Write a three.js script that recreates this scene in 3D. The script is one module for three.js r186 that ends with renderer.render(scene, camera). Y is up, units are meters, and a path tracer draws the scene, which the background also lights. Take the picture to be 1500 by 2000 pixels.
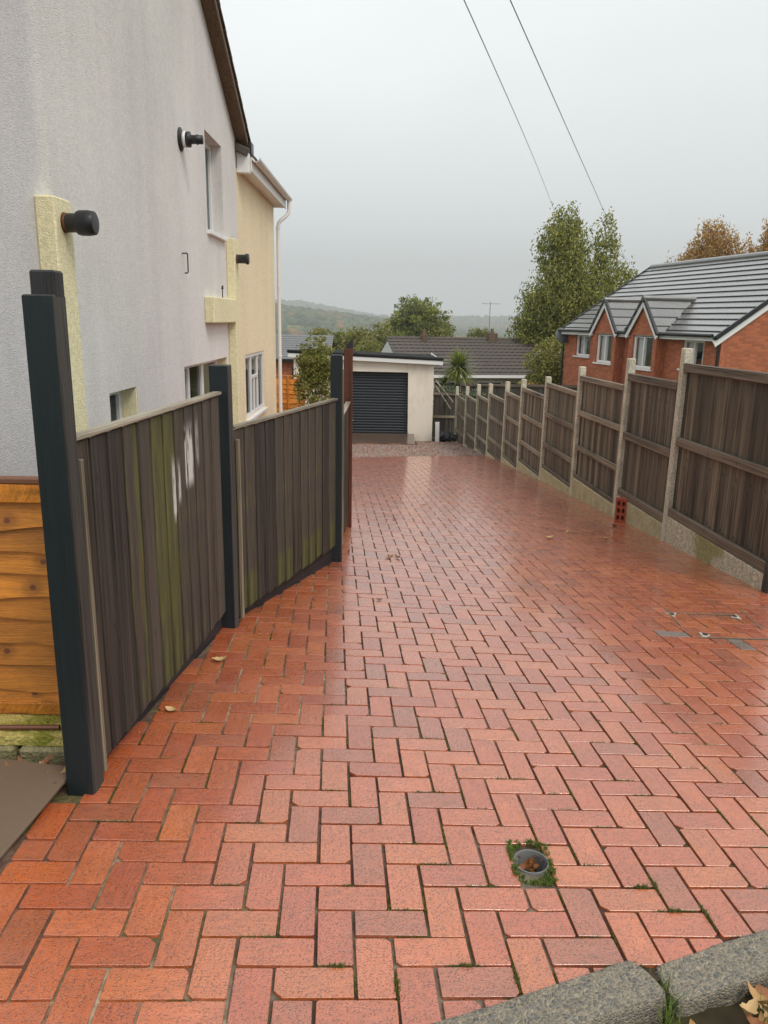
import * as THREE from 'three';
import { mergeGeometries } from 'three/addons/utils/BufferGeometryUtils.js';

// ---------------------------------------------------------------- camera, sky, sun, exposure
const scene = new THREE.Scene();
const renderer = new THREE.WebGLRenderer({ antialias: true });
renderer.toneMapping = THREE.LinearToneMapping;
renderer.toneMappingExposure = 1.32;
renderer.shadowMap.enabled = true;
const EYE = 1.6;
const camera = new THREE.PerspectiveCamera(67.38, 768 / 1024, 0.05, 9000);
camera.rotation.order = 'YXZ';
camera.position.set(0, EYE, 0);
camera.rotation.set(-14.04 * Math.PI / 180, 0, 1.05 * Math.PI / 180);
scene.add(camera);

let seed = 7;
function R() { seed |= 0; seed = seed + 0x6D2B79F5 | 0; let t = Math.imul(seed ^ seed >>> 15, 1 | seed); t = t + Math.imul(t ^ t >>> 7, 61 | t) ^ t; return ((t ^ t >>> 14) >>> 0) / 4294967296; }
const rr = (a, b) => a + (b - a) * R();
const clamp = (x, a = 0, b = 1) => Math.min(b, Math.max(a, x));
const mix = (a, b, t) => a + (b - a) * t;
const sstep = (a, b, x) => { const t = clamp((x - a) / (b - a)); return t * t * (3 - 2 * t); };
// tileable value noise: n(x, y) with whole period p
const HT = new Float32Array(65536); for (let i = 0; i < 65536; i++) HT[i] = R();
const hsh = (x, y, s) => HT[(Math.imul(x, 374761) ^ Math.imul(y, 668265) ^ Math.imul(s, 97531)) & 65535];
function vn(x, y, px, py, s = 0) {
  const xi = Math.floor(x), yi = Math.floor(y), fx = x - xi, fy = y - yi, m = (a, p) => ((a % p) + p) % p;
  const u = fx * fx * (3 - 2 * fx), v = fy * fy * (3 - 2 * fy), x0 = m(xi, px), x1 = m(xi + 1, px), y0 = m(yi, py), y1 = m(yi + 1, py);
  return mix(mix(hsh(x0, y0, s), hsh(x1, y0, s), u), mix(hsh(x0, y1, s), hsh(x1, y1, s), u), v);
}
function fbm(u, v, px, py, oct = 4, s = 0, gain = 0.5) {
  let a = 1, t = 0, n = 0;
  for (let i = 0; i < oct; i++) { t += a * vn(u * px, v * py, px, py, s + i * 13); n += a; a *= gain; px *= 2; py *= 2; }
  return t / n;
}
// overcast sky: brighter overhead, as under an even cloud sheet
{
  const W = 512, H = 256, d = new Float32Array(W * H * 4);
  for (let j = 0; j < H; j++) for (let i = 0; i < W; i++) {
    const el = ((j + 0.5) / H - 0.5) * Math.PI, s = Math.max(0, Math.sin(el)), u = i / W, v = j / H;
    const cl = (fbm(u, v * 0.5, 9, 12, 5, 3) - 0.5) * 0.42 * sstep(0.0, 0.3, s) + (fbm(u, v * 0.5, 4, 6, 3, 77) - 0.5) * 0.1;
    let L = (0.72 + 0.27 * s) * (1 + cl);
    if (el < 0) L = 0.72 * (1 + cl) * mix(1, 0.35, sstep(0, 0.25, -el));
    const o = (j * W + i) * 4; d[o] = L * 0.965; d[o + 1] = L * 1.0; d[o + 2] = L * 1.015; d[o + 3] = 1;
  }
  const t = new THREE.DataTexture(d, W, H, THREE.RGBAFormat, THREE.FloatType);
  t.mapping = THREE.EquirectangularReflectionMapping; t.magFilter = THREE.LinearFilter; t.needsUpdate = true;
  scene.background = t; scene.environment = t;
}
const sun = new THREE.DirectionalLight(0xfff6ea, 1.5);
sun.position.set(24, 44, 18); sun.target.position.set(0, 0, -9); sun.castShadow = true; sun.shadow.radius = 45;
Object.assign(sun.shadow.camera, { left: -30, right: 30, top: 30, bottom: -30, near: 1, far: 140 });
scene.add(sun, sun.target);

// ---------------------------------------------------------------- textures and materials
function tex(w, h, fn, srgb = true) {
  const d = new Uint8Array(w * h * 4);
  for (let j = 0; j < h; j++) for (let i = 0; i < w; i++) {
    const c = fn(i / w, j / h), o = (j * w + i) * 4, a = typeof c === 'number' ? [c, c, c] : c;
    for (let k = 0; k < 3; k++) { let x = clamp(a[k]); if (srgb) x = x < 0.0031308 ? x * 12.92 : 1.055 * Math.pow(x, 1 / 2.4) - 0.055; d[o + k] = Math.round(x * 255); }
    d[o + 3] = 255;
  }
  const t = new THREE.DataTexture(d, w, h, THREE.RGBAFormat);
  t.wrapS = t.wrapT = THREE.RepeatWrapping; t.magFilter = THREE.LinearFilter; t.minFilter = THREE.LinearMipmapLinearFilter; t.generateMipmaps = true;
  if (srgb) t.colorSpace = THREE.SRGBColorSpace; t.needsUpdate = true; return t;
}
const lin = (r, g, b) => new THREE.Color().setRGB(r, g, b);
const mat = (c, rough = 0.8, o = {}) => new THREE.MeshPhysicalMaterial({ color: Array.isArray(c) ? lin(...c) : c, roughness: rough, ...o });
const mul = (a, k) => a.map(x => x * k);
const mix3 = (a, b, t) => [mix(a[0], b[0], t), mix(a[1], b[1], t), mix(a[2], b[2], t)];

// paver face: tile 0.5 m. drag lines, pits, lighter and darker burn
const paverC = tex(1024, 1024, (u, v) => {
  const drag = fbm(u, v, 14, 60, 4, 5), pit = fbm(u, v, 150, 170, 2, 9), big = fbm(u, v, 5, 5, 4, 21), fine = fbm(u, v, 300, 300, 2, 31);
  let k = 0.86 + 0.3 * (drag - 0.5) + 0.3 * (big - 0.5) + 0.3 * (fine - 0.5);
  const p = sstep(0.64, 0.74, pit); k *= 1 - 0.5 * p;
  const g = sstep(0.55, 0.75, fbm(u, v, 7, 7, 4, 51)) * 0.1, d = sstep(.6, .72, fbm(u, v, 11, 11, 5, 57)) * .35;
  return mix3([k * (1 - g * 0.3), k * (1 + g * 0.2), k * (1 + g * 0.5)], [.5, .5, .44], d * .45);
});
const paverB = tex(1024, 1024, (u, v) => { const pit = fbm(u, v, 150, 170, 2, 9); return 0.5 + 0.5 * (fbm(u, v, 14, 60, 4, 5) - 0.5) + 0.35 * (fbm(u, v, 300, 300, 2, 31) - 0.5) - 0.5 * sstep(0.6, 0.76, pit); }, false);
const paverR = tex(512, 512, (u, v) => clamp(0.36 + 0.5 * (fbm(u, v, 6, 6, 4, 61) - 0.5) + 0.25 * (fbm(u, v, 60, 60, 2, 9) - 0.5), 0.12, 0.9), false);
const paverMat = c => mat(c, 1, { map: paverC, bumpMap: paverB, bumpScale: 0.0022, roughnessMap: paverR, clearcoat: 1, clearcoatRoughness: 0.17, ior: 2.05 });
const PAVE = [[.56, .122, .026], [.53, .108, .022], [.59, .14, .034], [.49, .095, .022], [.58, .14, .027], [.44, .105, .032], [.54, .125, .036], [.42, .1, .03]];
const paverMats = PAVE.map(paverMat);
const paverGrey = paverMat([.26, .2, .165]);
const paverField = mat([1, 1, 1], 1, { map: paverC, bumpMap: paverB, bumpScale: 0.002, roughnessMap: paverR, clearcoat: 1, clearcoatRoughness: 0.17, ior: 2.05, vertexColors: true });
// joint sand with moss, tile 2 m
const sandC = tex(1024, 1024, (u, v) => {
  const f = fbm(u, v, 160, 160, 2, 2), b = fbm(u, v, 6, 6, 4, 12), m = sstep(0.52, 0.6, fbm(u, v, 13, 13, 4, 42));
  const sand = mix3([.085, .045, .028], [.27, .215, .15], sstep(0.42, 0.66, b));
  return mul(mix3(sand, [.075, .075, .022], m * 0.6), 0.55 + 0.9 * f);
});
const sandB = tex(512, 512, (u, v) => fbm(u, v, 100, 100, 3, 4), false);
const sandMat = mat([1, 1, 1], 0.75, { map: sandC, bumpMap: sandB, bumpScale: 0.006, vertexColors: true });
// weathered feather-edge boards: u across (0.5 m), v along (2 m)
const woodFn = (u, v) => {
  const g = fbm(u, v, 60, 3, 4, 8), st = fbm(u, v, 9, 2, 4, 18), f = fbm(u, v, 150, 12, 2, 28);
  let kn = 0;
  for (let k = 0; k < 9; k++) { const kx = hsh(k, 1, 5), ky = hsh(k, 2, 5); let dx = Math.abs(u - kx), dy = Math.abs(v - ky); dx = Math.min(dx, 1 - dx); dy = Math.min(dy, 1 - dy); kn = Math.max(kn, sstep(0.03, 0.012, Math.hypot(dx, dy * 2.6))); }
  return [g, st, f, kn];
};
const woodC = tex(512, 1024, (u, v) => { const [g, st, f, kn] = woodFn(u, v); const k = 0.64 + 1.15 * (g - 0.5) + 1.0 * (st - 0.5) + 0.6 * (f - 0.5); return mul(mix3([1, .93, .84], [.92, .92, .9], st), k * (1 - 0.55 * kn) * 1.2); });
const woodB = tex(512, 1024, (u, v) => { const [g, st, f, kn] = woodFn(u, v); return 0.5 + 0.6 * (g - 0.5) + 0.4 * (f - 0.5) + 0.2 * kn; }, false);
const woodMat = (c, rough = 0.62, o = {}) => mat(c, rough, { map: woodC, bumpMap: woodB, bumpScale: 0.003, ...o });
const M = {};
M.board = [[.075, .062, .05], [.062, .052, .043], [.095, .078, .062], [.05, .043, .037], [.10, .086, .072]].map(c => woodMat(c));
M.rboard = [[.20, .165, .122], [.13, .108, .08], [.25, .205, .15], [.16, .135, .1], [.105, .088, .066]].map(c => woodMat(c));
M.rail = woodMat([.29, .24, .175]); M.railDark = woodMat([.19, .15, .11]);
M.cap = woodMat([.36, .32, .25]); M.batten = woodMat([.27, .23, .17]);
M.teal = mat([.005, .014, .018], 0.5, { map: tex(256, 512, (u, v) => { const n = fbm(u, v, 40, 6, 4, 71), w = sstep(0.66, 0.75, fbm(u, v, 30, 12, 4, 81)); return mix3([.8 + .5 * (n - .5), .8 + .5 * (n - .5), .8 + .5 * (n - .5)], [1, .75, .55], w * .7); }), bumpMap: woodB, bumpScale: 0.002 });
M.greyTimber = woodMat([.055, .053, .05]); M.brownTimber = woodMat([.1, .028, .012], 0.45); M.blackTimber = woodMat([.022, .02, .024]);
// algae / paint marks on single boards (u across one board, v along it from foot to head)
const marked = (algae, paint) => mat([1, 1, 1], 0.66, { bumpMap: woodB, bumpScale: 0.003, map: tex(96, 768, (u, v) => {
  const [g, st, f] = woodFn(u * 0.2 + 0.3, v * 0.6), k = 0.6 + 0.8 * (g - 0.5) + 0.6 * (st - 0.5) + 0.3 * (f - 0.5);
  let c = mul([.085, .066, .052], k * 1.15);
  const a = sstep(0.4, 0.75, fbm(u, v, 8, 12, 5, 91) * 0.8 + algae(u, v) * 0.6); c = mix3(c, mul([.12, .12, .022], (0.5 + f) * k * 1.3), a * (.45 + .5 * fbm(u, v, 5, 14, 4, 191)));
  const p = paint(u, v) * sstep(0.3, 0.42, fbm(u, v, 14, 20, 4, 101)); return mix3(c, [.62, .6, .57], p);
}) });
// stippled render: tile 1 m; broad weather blotches in the colour map, tile 5 m
const renderB = tex(512, 512, (u, v) => fbm(u, v, 90, 90, 3, 14, 0.6), false);
const renderC = tex(1024, 1024, (u, v) => { const b = fbm(u, v, 4, 3, 5, 24), s = fbm(u, v, 26, 3, 4, 34), f = fbm(u, v, 300, 300, 2, 44), p = fbm(u, v, 3, 3, 3, 54); const k = 0.9 + 0.16 * (b - 0.5) + 0.12 * (s - 0.5) + 0.34 * (f - 0.5); return [k * (1 + .04 * (p - .5)), k, k * (1 - .02 * (p - .5))]; });
renderC.repeat.set(0.2, 0.2); renderB.repeat.set(2.4, 2.4);
const rendMat = c => mat(c, 0.9, { map: renderC, bumpMap: renderB, bumpScale: 0.007 });
M.cream = rendMat([.93, .79, .54]); M.creamTrim = rendMat([.92, .84, .54]); M.grey = rendMat([.68, .665, .67]);
// flank wall: u runs 2.85..11.25 m from the camera, v -1.6..6.3 m; patchy repaint, a lavender older strip, pale washes
const flankC = tex(1024, 1024, (u, v) => { const z = 2.85 + 8.4 * u, y = -1.6 + 7.9 * v, n = fbm(u, v, 9, 9, 5, 111) - .5, st = fbm(u, v, 40, 4, 4, 121) - .5, big = fbm(u, v, 4, 3, 4, 131) - .5, f = fbm(u, v, 400, 400, 2, 141) - .5; const lav = sstep(5.02, 4.9, z + n * .12) * (y > .2 ? 1 : .4), pk = sstep(.0, .3, fbm(u, v, 5, 4, 4, 151) - .42); const k = .9 + .16 * n + .13 * st + .2 * big + .17 * f; return mul(mix3(mix3([1, .985, .95], [1, .955, .94], pk), [.9, .885, .895], lav), k); });
M.flank = mat([.75, .745, .745], .92, { map: flankC, bumpMap: (() => { const b = renderB.clone(); b.repeat.set(20, 19); b.needsUpdate = true; return b; })(), bumpScale: .005 });
M.white = mat([.8, .8, .79], 0.35); M.whitePl = mat([.74, .74, .73], 0.3); M.gutter = mat([.74, .73, .71], 0.4);
M.black = mat([.012, .012, .013], 0.35); M.blackPipe = mat([.014, .014, .016], 0.4); M.dark = mat([.02, .02, .022], 0.8); M.rust = mat([.15, .055, .025], 0.9);
M.glass = new THREE.MeshPhysicalMaterial({ color: 0xffffff, roughness: 0.03, transmission: 1, thickness: 0, ior: 1.5 });
M.glassDim = new THREE.MeshPhysicalMaterial({ color: 0xc8d0d2, roughness: 0.05, transmission: 1, thickness: 0, ior: 1.2 });
M.room = mat([.45, .43, .4], 0.95); M.curtain = mat([.55, .56, .56], 0.95);
const concC = tex(512, 512, (u, v) => { const a = fbm(u, v, 55, 55, 2, 6), f = fbm(u, v, 120, 120, 2, 16), b = fbm(u, v, 5, 5, 4, 26); const k = 0.75 + 0.5 * (b - 0.5) + 0.5 * (f - 0.5); return mul(mix3([1, .95, .84], [.72, .74, .72], sstep(0.5, 0.62, a)), k); });
const concB = tex(512, 512, (u, v) => fbm(u, v, 60, 60, 3, 6), false);
const concMat = (c, b = 0.003) => mat(c, 0.82, { map: concC, bumpMap: concB, bumpScale: b });
M.post = concMat([.78, .745, .64]); M.gravelBoard = concMat([.66, .6, .40], 0.004); 
// kerb with exposed aggregate
const cell = (u, v, n) => { let a = 9, b = 9, id = 0; const x = u * n, y = v * n, xi = Math.floor(x), yi = Math.floor(y); for (let i = -1; i < 2; i++) for (let j = -1; j < 2; j++) { const cx = ((xi + i) % n + n) % n, cy = ((yi + j) % n + n) % n; const d = Math.hypot(xi + i + hsh(cx, cy, 3) - x, yi + j + hsh(cx, cy, 4) - y); if (d < a) { b = a; a = d; id = hsh(cx, cy, 8); } else if (d < b) b = d; } return [b - a, id]; };
const aggC = tex(512, 512, (u, v) => { const w = .02 * (fbm(u, v, 24, 24, 3, 3) - .5), w2 = .02 * (fbm(u, v, 24, 24, 3, 4) - .5), [e, id] = cell((u + w + 1) % 1, (v + w2 + 1) % 1, 44); const st = mix3([.12, .125, .125], [.30, .26, .2], id), f = fbm(u, v, 100, 100, 2, 16); return mul(mix3([.30, .25, .17], st, sstep(0.03, 0.3, e + .3 * (f - .5))), 0.5 + f); });
const aggB = tex(512, 512, (u, v) => sstep(0, 0.5, cell(u, v, 44)[0]) * .6 + .4 * fbm(u, v, 60, 60, 3, 6), false);
M.agg = mat([.85, .85, .85], 0.7, { map: aggC, bumpMap: aggB, bumpScale: 0.004 });
const aggM = tex(1024, 1024, (u, v) => { const [e, id] = cell(u, v, 110); const m = sstep(0.44, 0.6, fbm(u, v, 5, 3, 6, 35)); return mul(mix3(mix3([.62, .55, .4], [.36, .34, .27], id), [.24, .22, .06], m * .8), 0.6 + 0.8 * fbm(u, v, 90, 90, 2, 16)); });
M.aggMoss = mat([1, 1, 1], 0.8, { map: aggM, bumpMap: aggB, bumpScale: 0.003 });
M.mossStone = mat([1, 1, 1], 0.85, { map: tex(256, 256, (u, v) => mul(mix3([.50, .41, .12], [.25, .24, .03], sstep(0.42, 0.62, fbm(u, v, 6, 6, 5, 63))), 0.6 + 0.8 * fbm(u, v, 60, 60, 2, 73))), bumpMap: concB, bumpScale: 0.006 });
M.stone = mat([1, 1, 1], 0.85, { map: tex(256, 256, (u, v) => mul(mix3([.30, .25, .13], [.20, .19, .09], fbm(u, v, 6, 6, 4, 83)), 0.6 + 0.8 * fbm(u, v, 60, 60, 3, 93))), bumpMap: concB, bumpScale: 0.006 });
M.boardBrown = mat([.15, .105, .07], 0.55, { bumpMap: concB, bumpScale: .001 });
// orange stained lap boards with knots: u along 1.2 m, v across
const lapC = tex(1024, 512, (u, v) => { const w = v + 0.015 * Math.sin(u * 12.566) + 0.05 * (fbm(u, v, 4, 3, 3, 7) - 0.5); const g = fbm(u, w, 4, 160, 3, 17), b = fbm(u, v, 7, 5, 4, 27), f = fbm(u, v, 60, 200, 2, 37); let kn = 0, ring = 0; for (let k = 0; k < 9; k++) { const dx = u - hsh(k, 5, 9), dy = v - hsh(k, 6, 9), d = Math.hypot(dx * 1.9, dy * .6); kn = Math.max(kn, sstep(0.03, 0.012, d)); ring = Math.max(ring, sstep(0.1, .03, d) * .35); } const k = 0.85 + 0.6 * (g - 0.5) + 0.55 * (b - 0.5) + .4 * (f - .5); return mix3(mul([.74, .28, .026], k * (1 - ring)), [.13, .035, .01], kn * 0.85); });
M.lap = [1, .82, 1.15].map(k => mat([k * .95, k * .9, k], 0.55, { map: lapC }));
M.lapBrown = mat([.2, .085, .045], 0.6);

// ---------------------------------------------------------------- helpers
const used = {};
const numbered = n => { const k = used[n] = (used[n] ?? -1) + 1; return k ? `${n}_${String(k).padStart(3, '0')}` : n; };
function obj(name, geo, m, parent = scene) { const o = new THREE.Mesh(Array.isArray(geo) ? mergeGeometries(geo) : geo, m); o.castShadow = o.receiveShadow = true; o.name = parent === scene ? numbered(name) : name; parent.add(o); return o; }
function tag(o, label, category, group) { o.userData.label = label; o.userData.category = category; if (group) o.userData.group = group; return o; }
function struct(o) { o.userData.kind = 'structure'; return o; }
function stuff(o) { o.userData.kind = 'stuff'; return o; }
function thing(name, label, category, [x, y, z] = [0, 0, 0], turn = 0, group) { const o = new THREE.Group(); o.name = numbered(name); o.position.set(x, y, z); o.rotation.y = turn; scene.add(o); return tag(o, label, category, group); }
// prism from an outline in x-z, chamfered top; uv in metres times k plus offset
function slab(pts, h, c, k = 1, ou = 0, ov = 0) {
  const n = pts.length, P = [], I = [], cx = pts.reduce((a, p) => a + p[0], 0) / n, cz = pts.reduce((a, p) => a + p[1], 0) / n, uv = [];
  const tri = (a, b, d) => { for (const q of [a, b, d]) { P.push(...q); uv.push(q[0] * k + ou, q[2] * k + q[1] * k + ov); } };
  const inn = pts.map(([x, z]) => { const dx = cx - x, dz = cz - z; return [x + Math.sign(dx) * Math.min(c, Math.abs(dx)), 0, z + Math.sign(dz) * Math.min(c, Math.abs(dz))]; });
  const mid = pts.map(([x, z]) => [x, -c, z]), low = pts.map(([x, z]) => [x, -h, z]);
  for (let i = 0; i < n; i++) { const j = (i + 1) % n; if (i > 0 && i < n - 1) tri(inn[0], inn[j], inn[i]); tri(inn[i], inn[j], mid[i]); tri(inn[j], mid[j], mid[i]); tri(mid[i], mid[j], low[i]); tri(mid[j], low[j], low[i]); }
  const g = new THREE.BufferGeometry(); g.setAttribute('position', new THREE.Float32BufferAttribute(P, 3)); g.setAttribute('uv', new THREE.Float32BufferAttribute(uv, 2)); g.computeVertexNormals(); return g;
}
// chamfered box (44 triangles). long = axis the grain follows (v of the texture); us, vs = texture repeats per metre
function cbox(w, h, d, c = 0.003, { long = 'y', us = 2, vs = 0.5, ou = R(), ov = R() } = {}) {
  const a = [w / 2, h / 2, d / 2], P = [], N = [], UV = []; c = Math.min(c, a[0] * .9, a[1] * .9, a[2] * .9);
  const li = 'xyz'.indexOf(long);
  const push = (pts, nrm) => {
    const n = new THREE.Vector3(...nrm).normalize(), p = pts.map(q => new THREE.Vector3(...q));
    const f = new THREE.Vector3().subVectors(p[1], p[0]).cross(new THREE.Vector3().subVectors(p[2], p[0])); if (f.dot(n) < 0) p.reverse();
    const ax = [Math.abs(n.x), Math.abs(n.y), Math.abs(n.z)], nm = ax.indexOf(Math.max(...ax));
    let vi = li, ui = [0, 1, 2].find(i => i !== nm && i !== li); if (nm === li) { vi = (li + 1) % 3; ui = (li + 2) % 3; }
    const idx = p.length === 4 ? [0, 1, 2, 0, 2, 3] : [0, 1, 2];
    for (const i of idx) { P.push(p[i].x, p[i].y, p[i].z); N.push(n.x, n.y, n.z); const q = p[i].toArray(); UV.push(q[ui] * us + ou, q[vi] * vs + ov); }
  };
  for (let i = 0; i < 3; i++) for (const s of [-1, 1]) { const j = (i + 1) % 3, k = (i + 2) % 3, pts = []; for (const [sj, sk] of [[-1, -1], [1, -1], [1, 1], [-1, 1]]) { const q = [0, 0, 0]; q[i] = s * a[i]; q[j] = sj * (a[j] - c); q[k] = sk * (a[k] - c); pts.push(q); } const n = [0, 0, 0]; n[i] = s; push(pts, n); }
  for (let i = 0; i < 3; i++) { const j = (i + 1) % 3, k = (i + 2) % 3; for (const sj of [-1, 1]) for (const sk of [-1, 1]) { const mk = (si, A) => { const q = [0, 0, 0]; q[i] = si * (a[i] - c); q[j] = sj * (a[j] - (A ? 0 : c)); q[k] = sk * (a[k] - (A ? c : 0)); return q; }; const n = [0, 0, 0]; n[j] = sj; n[k] = sk; push([mk(-1, 1), mk(1, 1), mk(1, 0), mk(-1, 0)], n); } }
  for (const sx of [-1, 1]) for (const sy of [-1, 1]) for (const sz of [-1, 1]) { const q = t => [sx * (a[0] - (t === 0 ? 0 : c)), sy * (a[1] - (t === 1 ? 0 : c)), sz * (a[2] - (t === 2 ? 0 : c))]; push([q(0), q(1), q(2)], [sx, sy, sz]); }
  const g = new THREE.BufferGeometry(); g.setAttribute('position', new THREE.Float32BufferAttribute(P, 3)); g.setAttribute('normal', new THREE.Float32BufferAttribute(N, 3)); g.setAttribute('uv', new THREE.Float32BufferAttribute(UV, 2)); return g;
}
const at = (g, x, y, z, rx = 0, ry = 0, rz = 0) => g.applyMatrix4(new THREE.Matrix4().makeRotationFromEuler(new THREE.Euler(rx, ry, rz)).setPosition(x, y, z));
// box between two corners
const span = (x0, x1, y0, y1, z0, z1, c = 0.004, o) => at(cbox(Math.abs(x1 - x0), Math.abs(y1 - y0), Math.abs(z1 - z0), c, o), (x0 + x1) / 2, (y0 + y1) / 2, (z0 + z1) / 2);
const cyl = (r0, r1, h, n = 18) => new THREE.CylinderGeometry(r1, r0, h, n);
function tube(pts, r, n = 8, seg) { return new THREE.TubeGeometry(new THREE.CatmullRomCurve3(pts.map(p => new THREE.Vector3(...p)), false, 'catmullrom', 0.1), seg ?? pts.length * 6, r, n); }
const plain = g => { const q = g.index ? g.toNonIndexed() : g; for (const k of Object.keys(q.attributes)) if (!['position', 'normal', 'uv', 'color'].includes(k)) q.deleteAttribute(k); return q; };

// ground profile measured from the paving: nearly flat underfoot, then falling away at nine per cent
function drop(f) { const a = .0316, k = .0112, F = 5.4; if (f < 0) return a * f; return f < F ? a * f + k / 2 * f * f : a * F + k / 2 * F * F + (a + k * F) * (f - F); }
const G = (x, z) => { const f = -z, c = .0386 * (f > 6 ? clamp(1 - (f - 6) / 10) : 1); return EYE - 1.543 - drop(f) - c * x; };
// the rest of the hillside, valley and far ridges
function T(x, z) {
  const f = -z, r = Math.hypot(x, z);
  let y = G(clamp(x, -4, 4), Math.max(z, -24)) - 0.07;
  if (f > 24) y -= (f - 24) * 0.075 * (f < 60 ? 1 : 0) + (f >= 60 ? 2.7 + 20 * sstep(60, 600, f) : 0);
  const w = x / Math.max(400, f);                       // bearing
  const n = fbm(x / 6000 + 10.5, f / 6000 + 10.5, 12, 12, 4, 66) - 0.5;
  y += sstep(620, 1250, f) * (33 - 130 * (w + 0.07) + 26 * n) * sstep(2100, 1300, f) * (w > 0.02 ? Math.max(0.1, 1 - (w - 0.02) * 9) : 1);
  y += sstep(1700, 3000, f) * (66 - 62 * sstep(-0.13, 0.02, w) * 0.72 + 30 * n + 8);
  if (f < -4) y -= 0;
  return y;
}
const groundC = tex(512, 512, (u, v) => mul(mix3([.06, .07, .02], [.12, .09, .05], fbm(u, v, 5, 5, 4, 3)), 0.6 + 0.8 * fbm(u, v, 60, 60, 3, 13)));
{
  const xs = [], zs = []; for (let i = -40; i <= 40; i++) { const t = i / 40; xs.push(Math.sign(t) * (6 * Math.abs(t) + 2600 * Math.pow(Math.abs(t), 3.2))); }
  for (let i = -8; i < 0; i++) zs.push(-i * 8 * (-i) * .3); zs.push(0.5); for (let i = 1; i <= 110; i++) { const t = i / 110; zs.push(-(26 * t + 3500 * Math.pow(t, 3))); }
  const P = [], C = [], UV = [], I = [];
  for (const z of zs) for (const x of xs) { P.push(x, T(x, z), z); UV.push(x / 4, z / 4);
    const f = -z, fld = sstep(.55, .6, fbm(x / 2500 + 3.3, f / 2500 + 3.1, 14, 14, 2, 15)); const patch = (f > 850 && f < 930 && x / f > -0.128 && x / f < -0.105) ? 1 : 0;
    const c = mix3([.6, .8, .5], [1.6, 2.3, .9], Math.max(fld * .4, patch)); C.push(...c); }
  const W = xs.length; for (let j = 0; j < zs.length - 1; j++) for (let i = 0; i < W - 1; i++) { const a = j * W + i, b = a + 1, c = a + W, d = c + 1; I.push(a, b, c, b, d, c); }
  const g = new THREE.BufferGeometry(); g.setAttribute('position', new THREE.Float32BufferAttribute(P, 3)); g.setAttribute('color', new THREE.Float32BufferAttribute(C, 3)); g.setAttribute('uv', new THREE.Float32BufferAttribute(UV, 2)); g.setIndex(I); g.computeVertexNormals();
  struct(obj('ground', g, mat([1, 1, 1], 0.95, { map: groundC, vertexColors: true })));
}
// ---------------------------------------------------------------- fence line on the right (used by paving edge)
const FZ = [-5.72, -7.68, -9.14, -10.95, -12.72, -14.42, -15.85, -17.6, -19.15, -20.9, -22.7];
const FX = z => 3.045 + (z + 5.7) * 0.0564;
// ---------------------------------------------------------------- driveway
const U = 0.1025, HEAD = 0.0666, X0 = -0.175, Z0 = 1.9255;
const lat = (a, r) => { const A = a * U, B = -r * U; return [X0 + A * Math.cos(HEAD) - B * Math.sin(HEAD), -(Z0 + B * Math.cos(HEAD) + A * Math.sin(HEAD))]; };
const kerbZ = x => -1.51 - 0.377 * (x - 0.326);
const farZ = x => -16.4 - 0.42 * (x + 0.5);
const LP = [[-1.03, -2.34], [-0.89, -4.12], [-0.383, -5.94], [-0.374, -7.585]];
const leftX = z => z > -2.36 ? -1.08 : z > -4.1 ? mix(-1.06, -.93, (-2.36 - z) / 1.74) : z > -6 ? mix(-.93, -.42, (-4.1 - z) / 1.9) : z > -7.7 ? -.42 : -1.9;
const inPave = (x, z) => x > leftX(z) && x < FX(z) + 0.02 && z < kerbZ(x) + 0.015 && z > farZ(x);
const driveway = new THREE.Group(); driveway.name = numbered('driveway'); struct(driveway); scene.add(driveway);
{ // sand bed: swept full of pale sand by the left fence, washed out elsewhere
  const P = [], UV = [], C = [], I = [], nx = 60, nz = 150;
  for (let j = 0; j <= nz; j++) for (let i = 0; i <= nx; i++) { const z = mix(0.3, -17.8, j / nz), x0 = z > -7.6 ? leftX(z) - 0.14 : -1.95, x1 = FX(Math.min(z, -5.7)) + (z > -5.7 ? 0.5 : 0.05); const x = mix(x0, x1, i / nx), zz = Math.min(z, kerbZ(x) + 0.025); P.push(x, G(x, zz) - 0.009 - (Math.hypot(x - .484, zz + 2.088) < .17 ? .2 : 0), zz); UV.push(x / 2, zz / 2); const k = x < -.25 + .12 * Math.sin(zz * 5) ? 1.35 : .6; C.push(k, k, k); }
  for (let j = 0; j < nz; j++) for (let i = 0; i < nx; i++) { const a = j * (nx + 1) + i, b = a + 1, c = a + nx + 1, d = c + 1; I.push(a, b, c, b, d, c); }
  const g = new THREE.BufferGeometry(); g.setAttribute('position', new THREE.Float32BufferAttribute(P, 3)); g.setAttribute('uv', new THREE.Float32BufferAttribute(UV, 2)); g.setAttribute('color', new THREE.Float32BufferAttribute(C, 3)); g.setIndex(I); g.computeVertexNormals();
  obj('joint_sand', g, sandMat, driveway);
}
const joints = [];
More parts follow.
